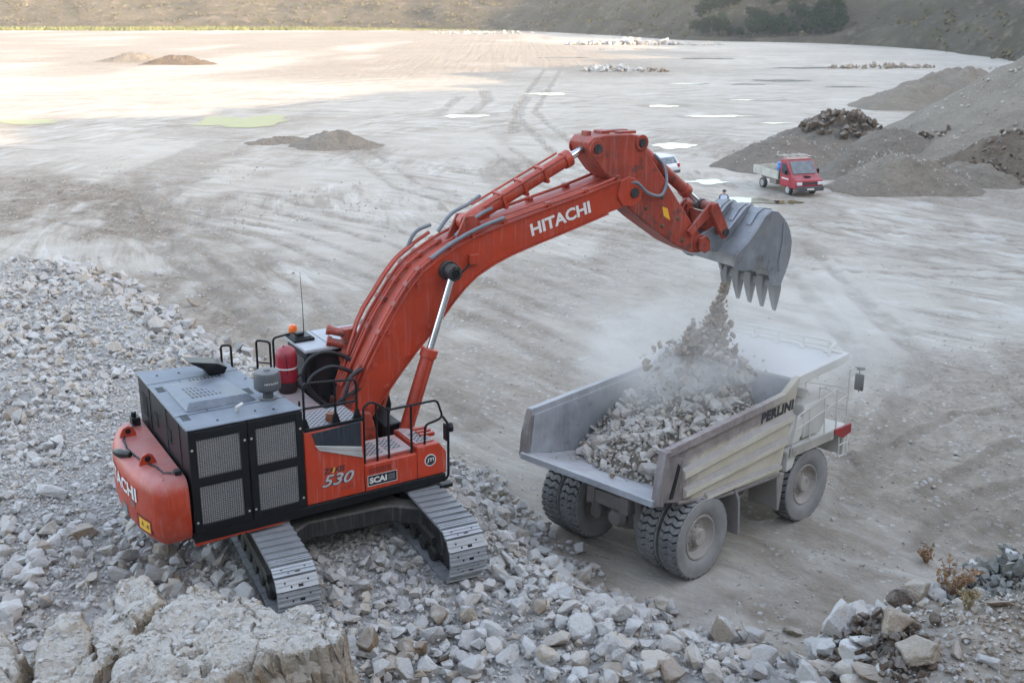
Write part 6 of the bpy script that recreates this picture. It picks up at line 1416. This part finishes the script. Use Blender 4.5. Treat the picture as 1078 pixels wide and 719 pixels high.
# scrub on the far bank as one mass; grass verge at its foot
VV = []; FF = []; off_ = 0
sel = np.where((HT > .02) & (HT < .95) & (HX[:, 1] > 120))[0]
u, v, d = project(HX[sel]); sel = sel[(u > -80) & (u < 1160) & (v > -60) & (v < 90)]
for k in range(2600):
    p = HX[r_.choice(sel)] + np.array([r_.uniform(-2, 2), r_.uniform(-2, 2), 0]); s = r_.uniform(.25, 1.0) * (1.6 if r_.random() < .12 else 1)
    V, F = leaf_cloud(16, s, s * .7, s * .35, s * .42, 500 + k % 40); VV.append(V + p); FF.append(F + off_); off_ += len(V)
me = np_mesh('hillside_scrub', np.concatenate(VV), np.concatenate(FF)); me.materials.append(leaf_mat('scrub_leaves', (.10, .095, .05), (.20, .155, .085))); o = bpy.data.objects.new('hillside_scrub', me); C.objects.link(o); tag(o, 'low brown and green scrub scattered over the far slopes', 'scrub', kind='stuff')
n = 9000; gx_ = r_.uniform(-300, 10, n); gy_ = 492 + r_.uniform(0, 34, n) + np.where(gx_ < -120, -4, 0); hh_ = r_.uniform(.3, 1.3, n) * (.4 + sstep(-30, -110, gx_)); gz_ = ZB(gy_)
a = r_.uniform(0, 6.28, n); V = np.stack([np.stack([gx_ - np.cos(a) * .35, gy_ - np.sin(a) * .35, gz_ - .1], 1), np.stack([gx_ + np.cos(a) * .35, gy_ + np.sin(a) * .35, gz_ - .1], 1), np.stack([gx_ + r_.normal(0, .2, n), gy_, gz_ + hh_], 1)], 1).reshape(-1, 3)
me = np_mesh('verge_grass', V, np.arange(3 * n).reshape(-1, 3)); me.materials.append(LEAF_G); o = bpy.data.objects.new('verge_grass', me); C.objects.link(o); tag(o, 'grassy verge along the foot of the far bank', 'grass', kind='stuff')
# dry weed on the right ledge
def weed(px, py, label, h, n, seed, m=DRY):
    p = at(px, py); root = empty('dry_weed', tuple(p)); tag(root, label, 'plant'); r = np.random.default_rng(seed); b = MB(); lf = MB()
    for k in range(n):
        a = r.uniform(0, 6.28); l = h * r.uniform(.5, 1); o1 = Vector((math.cos(a) * .03, math.sin(a) * .03, -.03)); tip = Vector((math.cos(a) * l * r.uniform(.2, .75), math.sin(a) * l * r.uniform(.2, .75), l)); mid = o1.lerp(tip, .5) + Vector((0, 0, l * .1))
        b.tube([o1, mid, tip], [.006, .005, .002], 4)
        for j in range(7):
            q_ = mid.lerp(tip, j / 6) + Vector(r.normal(0, .02, 3)); dv = Vector(r.normal(0, .028, 3)); ev = Vector(r.normal(0, .014, 3)); lf.add([q_ - dv, q_ + ev, q_ + dv, q_ - ev], [(0, 1, 2, 3)])
    b.build('stem', m, root, smooth=0, fix=False); lf.build('foliage', m, root, smooth=0, fix=False)
weed(1000, 628, 'largest reddish dry weed growing on the right hand ledge', .62, 46, 1); weed(975, 592, 'reddish dry weed at the ledge rim behind the largest one', .42, 26, 2); weed(1018, 640, 'straw coloured dry weed beside the largest reddish one', .36, 20, 3, leaf_mat('straw', (.34, .27, .15), (.28, .20, .10)))

# ------------------------------------------------------------------ red pickup truck on the floor
def car_wheel(parent, x, y, r, wd, tm, rm):
    w_ = MB().lathe([(0, -wd * .52), (r * .62, -wd * .52), (r * .62, wd * .5), (0, wd * .5)], (x, y, r), (0, 1, 0), 20).build('wheel', rm, parent)
    MB().lathe([(r * .6, -wd * .5), (r * .92, -wd * .5), (r, -wd * .35), (r, wd * .35), (r * .92, wd * .5), (r * .6, wd * .5)], (x, y, r), (0, 1, 0), 24).build('tyre', tm, w_); return w_
CTYRE = coat('car_tyre', (.04, .04, .04), .8, dust=.35); CRIM = coat('car_rim', (.35, .34, .33), .5, dust=.5); VRED = coat('van_red_paint', (.33, .012, .028), .4, dust=.22); VWHITE = coat('drop_side_white', (.46, .43, .37), .6, dust=.4); HEADL = flat('headlight_glass', (.70, .72, .74), .15); BLUE = flat('blue_plastic', (.02, .16, .50), .4); CGLASS = coat('car_glass', (.05, .07, .09), .05, dust=.35, var=.5, dustcol=(.42, .45, .48))
vt = empty('pickup_truck', (18.0, 68.4, float(terr(np.array([18.0]), np.array([68.4]))[0])), (0, 0, R(-72))); tag(vt, 'red drop side pickup truck parked in front of the gravel heaps', 'pickup truck')
cabp = [(.62, .48), (2.55, .48), (2.62, .72), (2.58, 1.05), (1.98, 1.28), (1.38, 2.12), (1.15, 2.20), (.62, 2.20)]
vb = MB().prism(cabp, -.98, .98).build('cab', VRED, vt, bevel=.07, seg=3)
MB().bx(.64, 1.30, -.86, .86, 2.19, 2.23).build('roof', coat('sun_faded_roof', (.46, .16, .12), .5, dust=.7, dustcol=(.60, .50, .45)), vb, bevel=.03)
MB().prism([(1.93, 1.36), (1.96, 1.38), (1.43, 2.10), (1.40, 2.08)], -.84, .84).build('windscreen', CGLASS, vb)
for y in (-.986, .986):
    dr = MB().prism([(.78, .55), (1.75, .55), (1.82, 1.25), (1.30, 2.04), (.78, 2.04)], y - .008, y + .008).build('door', VRED, vb, bevel=.01)
    MB().prism([(.86, 1.30), (1.72, 1.30), (1.28, 1.96), (.86, 1.96)], y - .014, y + .014).build('window', CGLASS, dr); MB().bx(.84, .98, y - .022, y + .022, 1.14, 1.18).build('handle', BLACK, dr)
text('lettering', 'SERVICE', lambda u, v: (1.72 - u, -1.0, .98 + v), .0001, .0001, WHITE_L, vb) if False else None
MB().bx(.9, 1.7, -1.0, -.996, .98, 1.06).build('side_stripe', WHITE_L, vb, smooth=0)
MB().bx(2.56, 2.74, -.99, .99, .36, .66).build('bumper', flat('dark_bumper', (.07, .07, .075), .7), vt, bevel=.05)
MB().bx(2.585, 2.615, -.55, .55, .72, .92).build('grille', flat('dark_grille', (.05, .04, .045), .6), vb)
for y in (-.75, .75): MB().box((2.60, y, .84), (.10, .36, .20)).build('headlight', HEADL, vb, bevel=.03)
MB().box((2.75, 0, .50), (.02, .50, .11)).build('number_plate', WHITE_L, vt)
for y in (-1.16, 1.16): MB().box((1.62, y, 1.45), (.10, .20, .30)).build('mirror', BLACK, vb, bevel=.03)
MB().bx(2.0, 2.35, -.2, .2, 1.17, 1.26).build('bonnet_scoop', BLACK, vb, bevel=.02)
bd = MB().bx(-2.55, .52, -1.02, 1.02, .82, .92).build('load_bed', VWHITE, vt, bevel=.02)
for y in (-1.02, 1.02): MB().bx(-2.55, .52, y - .025, y + .025, .90, 1.38).build('drop_side', VWHITE, bd, bevel=.015)
MB().bx(-2.58, -2.53, -1.0, 1.0, .90, 1.38).build('tailgate', VWHITE, bd, bevel=.015); MB().bx(.50, .56, -1.0, 1.0, .90, 1.55).build('headboard', flat('green_grey_board', (.12, .19, .17)), bd)
b = MB()
for y in (-.7, .7): b.tube([(.58, y, 1.5), (.58, y, 2.38)], .03, 6)
for z in (2.36,): b.tube([(.3, -.95, z), (.3, .95, z)], .03, 6); b.tube([(.62, -.95, z), (.62, .95, z)], .03, 6); b.tube([(1.2, -.9, 2.34), (1.2, .9, 2.34)], .03, 6)
for y in (-.8, -.3, .3, .8): b.tube([(-.2, y, 2.36), (1.3, y, 2.36)], .025, 6)
b.build('ladder_rack', VWHITE, vt)
b = MB(); b.bx(-2.5, .6, -.42, -.30, .55, .80); b.bx(-2.5, .6, .30, .42, .55, .80); b.bx(-.6, .2, -.95, -.6, .45, .80); b.build('chassis', FRAME, vt, bevel=.02)
for x in (-1.45, 1.62):
    for y in (-.86, .86): car_wheel(vt, x, y, .34, .24, CTYRE, CRIM)
def drum(x, y, label):
    M_ = Matrix.Translation(vt.location) @ Matrix.Rotation(R(-72), 4, 'Z'); d_ = empty('plastic_drum', M_ @ Vector((x, y, .925)), (0, 0, 0)); tag(d_, label, 'drum')
    MB().lathe([(0, 0), (.28, 0), (.30, .05), (.30, .28), (.315, .30), (.30, .32), (.30, .60), (.315, .62), (.30, .64), (.30, .90), (.25, .95), (0, .95)], (0, 0, 0), (0, 0, 1), 22).build('barrel', BLUE, d_); MB().cyl((.12, 0, .95), (.12, 0, .99), .05, 10).build('cap', WHITE_L, d_)
drum(.12, -.55, 'blue plastic drum in the pickup bed, nearest the camera'); drum(.12, .25, 'blue plastic drum in the pickup bed, behind the other')

# white car half hidden behind the arm
cv = empty('car', (9.75, 74.2, float(terr(np.array([10.6]), np.array([74.2]))[0])), (0, 0, R(128))); tag(cv, 'white estate car half hidden behind the excavator arm', 'car')
CW_ = coat('car_white_paint', (.70, .72, .75), .3, dust=.3, dustcol=(.55, .53, .5))
cp = [(-2.1, .42), (2.05, .42), (2.12, .62), (2.02, .86), (1.02, 1.0), (.42, 1.50), (-.2, 1.56), (-1.5, 1.52), (-2.02, 1.06), (-2.14, .75)]
cbd = MB().prism(cp, -.86, .86).build('body', CW_, cv, bevel=.09, seg=3)
MB().prism([(.95, 1.03), (.98, 1.06), (.47, 1.49), (.43, 1.48)], -.70, .70).build('windscreen', CGLASS, cbd); MB().prism([(-1.57, 1.46), (-1.62, 1.47), (-2.02, 1.09), (-1.96, 1.08)], -.68, .68).build('rear_window', CGLASS, cbd)
for y in (-.866, .866): MB().prism([(.82, 1.04), (.36, 1.44), (-1.42, 1.45), (-1.72, 1.04)], y - .006, y + .006).build('side_window', CGLASS, cbd)
MB().bx(-2.18, -2.06, -.84, .84, .40, .62).build('bumper', flat('grey_bumper', (.08, .085, .09)), cv, bevel=.04); MB().bx(2.06, 2.16, -.82, .82, .38, .56).build('bumper', flat('grey_bumper_front', (.08, .085, .09)), cv, bevel=.04)
for y in (-.7, .7): MB().box((-2.07, y, .92), (.12, .22, .26)).build('tail_light', flat('red_lens', (.40, .02, .02), .2), cbd, bevel=.03); MB().box((2.02, y, .74), (.14, .34, .16)).build('headlight', HEADL, cbd, bevel=.03)
for y in (-.95, .95): MB().box((.72, y, 1.05), (.12, .16, .12)).build('mirror', CW_, cbd, bevel=.03)
MB().box((-2.15, 0, .8), (.02, .5, .11)).build('number_plate', WHITE_L, cbd)
for x in (-1.3, 1.32):
    for y in (-.76, .76): car_wheel(cv, x, y, .31, .2, CTYRE, CRIM)

# person standing beyond the bucket
def person(loc, rz, label):
    root = empty('person', loc, (0, 0, rz)); tag(root, label, 'person')
    J = {'pel': (0, 0, .95), 'wai': (0, .01, 1.10), 'che': (0, .0, 1.32), 'nec': (0, 0, 1.48), 'hea': (0, -.02, 1.58), 'top': (0, -.01, 1.72),
         'shl': (.19, 0, 1.43), 'ell': (.26, -.03, 1.16), 'wrl': (.14, -.22, 1.10), 'hal': (.07, -.27, 1.12), 'shr': (-.19, 0, 1.43), 'elr': (-.26, -.03, 1.16), 'wrr': (-.14, -.22, 1.10), 'har': (-.07, -.27, 1.12),
         'hil': (.10, 0, .90), 'knl': (.12, -.02, .50), 'anl': (.13, .02, .09), 'tol': (.15, -.15, .04), 'hir': (-.10, 0, .90), 'knr': (-.12, -.02, .50), 'anr': (-.13, .02, .09), 'tor': (-.15, -.15, .04)}
    E_ = [('pel', 'wai'), ('wai', 'che'), ('che', 'nec'), ('nec', 'hea'), ('hea', 'top'), ('che', 'shl'), ('shl', 'ell'), ('ell', 'wrl'), ('wrl', 'hal'), ('che', 'shr'), ('shr', 'elr'), ('elr', 'wrr'), ('wrr', 'har'), ('pel', 'hil'), ('hil', 'knl'), ('knl', 'anl'), ('anl', 'tol'), ('pel', 'hir'), ('hir', 'knr'), ('knr', 'anr'), ('anr', 'tor')]
    RAD = dict(pel=.13, wai=.12, che=.145, nec=.055, hea=.088, top=.07, shl=.07, ell=.05, wrl=.036, hal=.04, shr=.07, elr=.05, wrr=.036, har=.04, hil=.095, knl=.065, anl=.048, tol=.04, hir=.095, knr=.065, anr=.048, tor=.04)
    ks = list(J); me = bpy.data.meshes.new('body'); me.from_pydata([J[k] for k in ks], [(ks.index(a), ks.index(b)) for a, b in E_], []); me.update()
    o = bpy.data.objects.new('body', me); C.objects.link(o); o.parent = root
    sk = o.modifiers.new('skin', 'SKIN'); me.skin_vertices if me.skin_vertices else None
    bm = bmesh.new(); bm.from_mesh(me); ly_ = bm.verts.layers.skin.verify()
    for i, v in enumerate(bm.verts): v[ly_].radius = (RAD[ks[i]], RAD[ks[i]] * (.8 if ks[i] in ('pel', 'wai', 'che') else 1)); v[ly_].use_root = (i == 0)
    bm.to_mesh(me); bm.free(); ss = o.modifiers.new('smooth', 'SUBSURF'); ss.levels = 1; ss.render_levels = 1
    m, nn, b = new_mat('clothed_skin'); q = NB(nn); z = q.sep(q.oc())[2]
    c = q.mix(q.ramp(z, .90, .92), (.03, .035, .05), (.09, .10, .13)); c = q.mix(q.ramp(z, 1.475, 1.485), c, (.45, .26, .19)); q.set(b.inputs['Base Color'], c); b.inputs['Roughness'].default_value = .8; me.materials.append(m)
    MB().lathe([(0, 1.745), (.06, 1.735), (.105, 1.68), (.112, 1.62), (.100, 1.615), (.09, 1.66), (0, 1.70)], (0, .012, 0), (0, 0, 1), 16).build('hair', flat('dark_hair', (.03, .02, .015)), root)
    for x in (-.033, .033): MB().lathe([(0, .012), (.010, .006), (.012, 0), (0, 0)], (x, -.106, 1.625), (0, -1, 0), 8).build('eye', BLACK_L, root)
    MB().loft([[(-.012, -.10, 1.60), (.012, -.10, 1.60), (.012, -.10, 1.585), (-.012, -.10, 1.585)], [(-.014, -.128, 1.582), (.014, -.128, 1.582), (.012, -.105, 1.575), (-.012, -.105, 1.575)]]).build('nose', flat('skin', (.45, .26, .19)), root)
    MB().prism([(-.17, .98), (.17, .98), (.19, 1.40), (.08, 1.46), (-.08, 1.46), (-.19, 1.40)], -.158, -.128).build('shirt_front', flat('pale_blue_shirt', (.62, .68, .82)), root, bevel=.012)
pz = terr(np.array([12.0]), np.array([58.9]))[0]; person((12.0, 58.9, float(pz)), R(-12), 'person in a pale blue fronted top standing beyond the bucket')

# ------------------------------------------------------------------ dust in the air round the tipped load
def dust(name, label, loc, rad, dens, scale_, seed, frm=None):
    bm = bmesh.new(); bmesh.ops.create_icosphere(bm, subdivisions=4, radius=1.0)
    for v in bm.verts: v.co *= 1 + (fbm(np.array([v.co.x * 1.5 + seed]), np.array([v.co.y * 1.5 + v.co.z * 2.1]), seed, 3)[0] - .5) * .4
    me = bpy.data.meshes.new(name); bm.to_mesh(me); bm.free(); o = bpy.data.objects.new(name, me); C.objects.link(o); o.location = loc; o.scale = rad
    m = bpy.data.materials.new(name + '_volume'); m.use_nodes = True; n = m.node_tree; n.nodes.clear(); out = n.nodes.new('ShaderNodeOutputMaterial'); v = n.nodes.new('ShaderNodeVolumePrincipled'); q = NB(n)
    v.inputs['Color'].default_value = (.93, .90, .87, 1); v.inputs['Anisotropy'].default_value = .2
    oc = q.oc('Object'); ln = n.nodes.new('ShaderNodeVectorMath'); ln.operation = 'LENGTH'; n.links.new(oc, ln.inputs[0])
    fall = q.ramp(ln.outputs['Value'], .95, .15); ns = q.ramp(q.noise(oc, scale_, 3, .6, .3), .40, .72)
    q.set(v.inputs['Density'], q.math('MULTIPLY', q.math('MULTIPLY', fall, ns), dens)); n.links.new(v.outputs[0], out.inputs['Volume']); me.materials.append(m); tag(o, label, 'dust', kind='stuff'); return o
dust('dust_cloud', 'pale dust hanging over the load in the truck body', tuple(TW([(2.3, .35, 3.9)])[0]), (3.2, 3.0, 1.9), 1.25, 1.5, 3)
dust('dust_cloud', 'dust billowing over the front of the truck and to its right', tuple(TW([(5.6, -1.2, 4.0)])[0]), (3.8, 3.0, 2.1), .42, 1.3, 9)
dust('dust_cloud', 'thin dust drifting behind the truck and bucket', tuple(TW([(4.6, 1.2, 4.2)])[0]), (5.2, 5.2, 3.0), .30, 1.6, 5)

# ------------------------------------------------------------------ dusty air over the whole quarry
hz = MB().bx(-860, 240, -70, 640, -8, 62).build('haze', [], None, smooth=0)
m = bpy.data.materials.new('dusty_air'); m.use_nodes = True; n_ = m.node_tree; n_.nodes.clear(); ou = n_.nodes.new('ShaderNodeOutputMaterial'); vo = n_.nodes.new('ShaderNodeVolumePrincipled')
vo.inputs['Color'].default_value = (.95, .94, .93, 1); vo.inputs['Density'].default_value = .0002; vo.inputs['Anisotropy'].default_value = .3; n_.links.new(vo.outputs[0], ou.inputs['Volume'])
hz.data.materials.append(m); tag(hz, 'pale dusty air over the quarry', 'haze', kind='stuff')
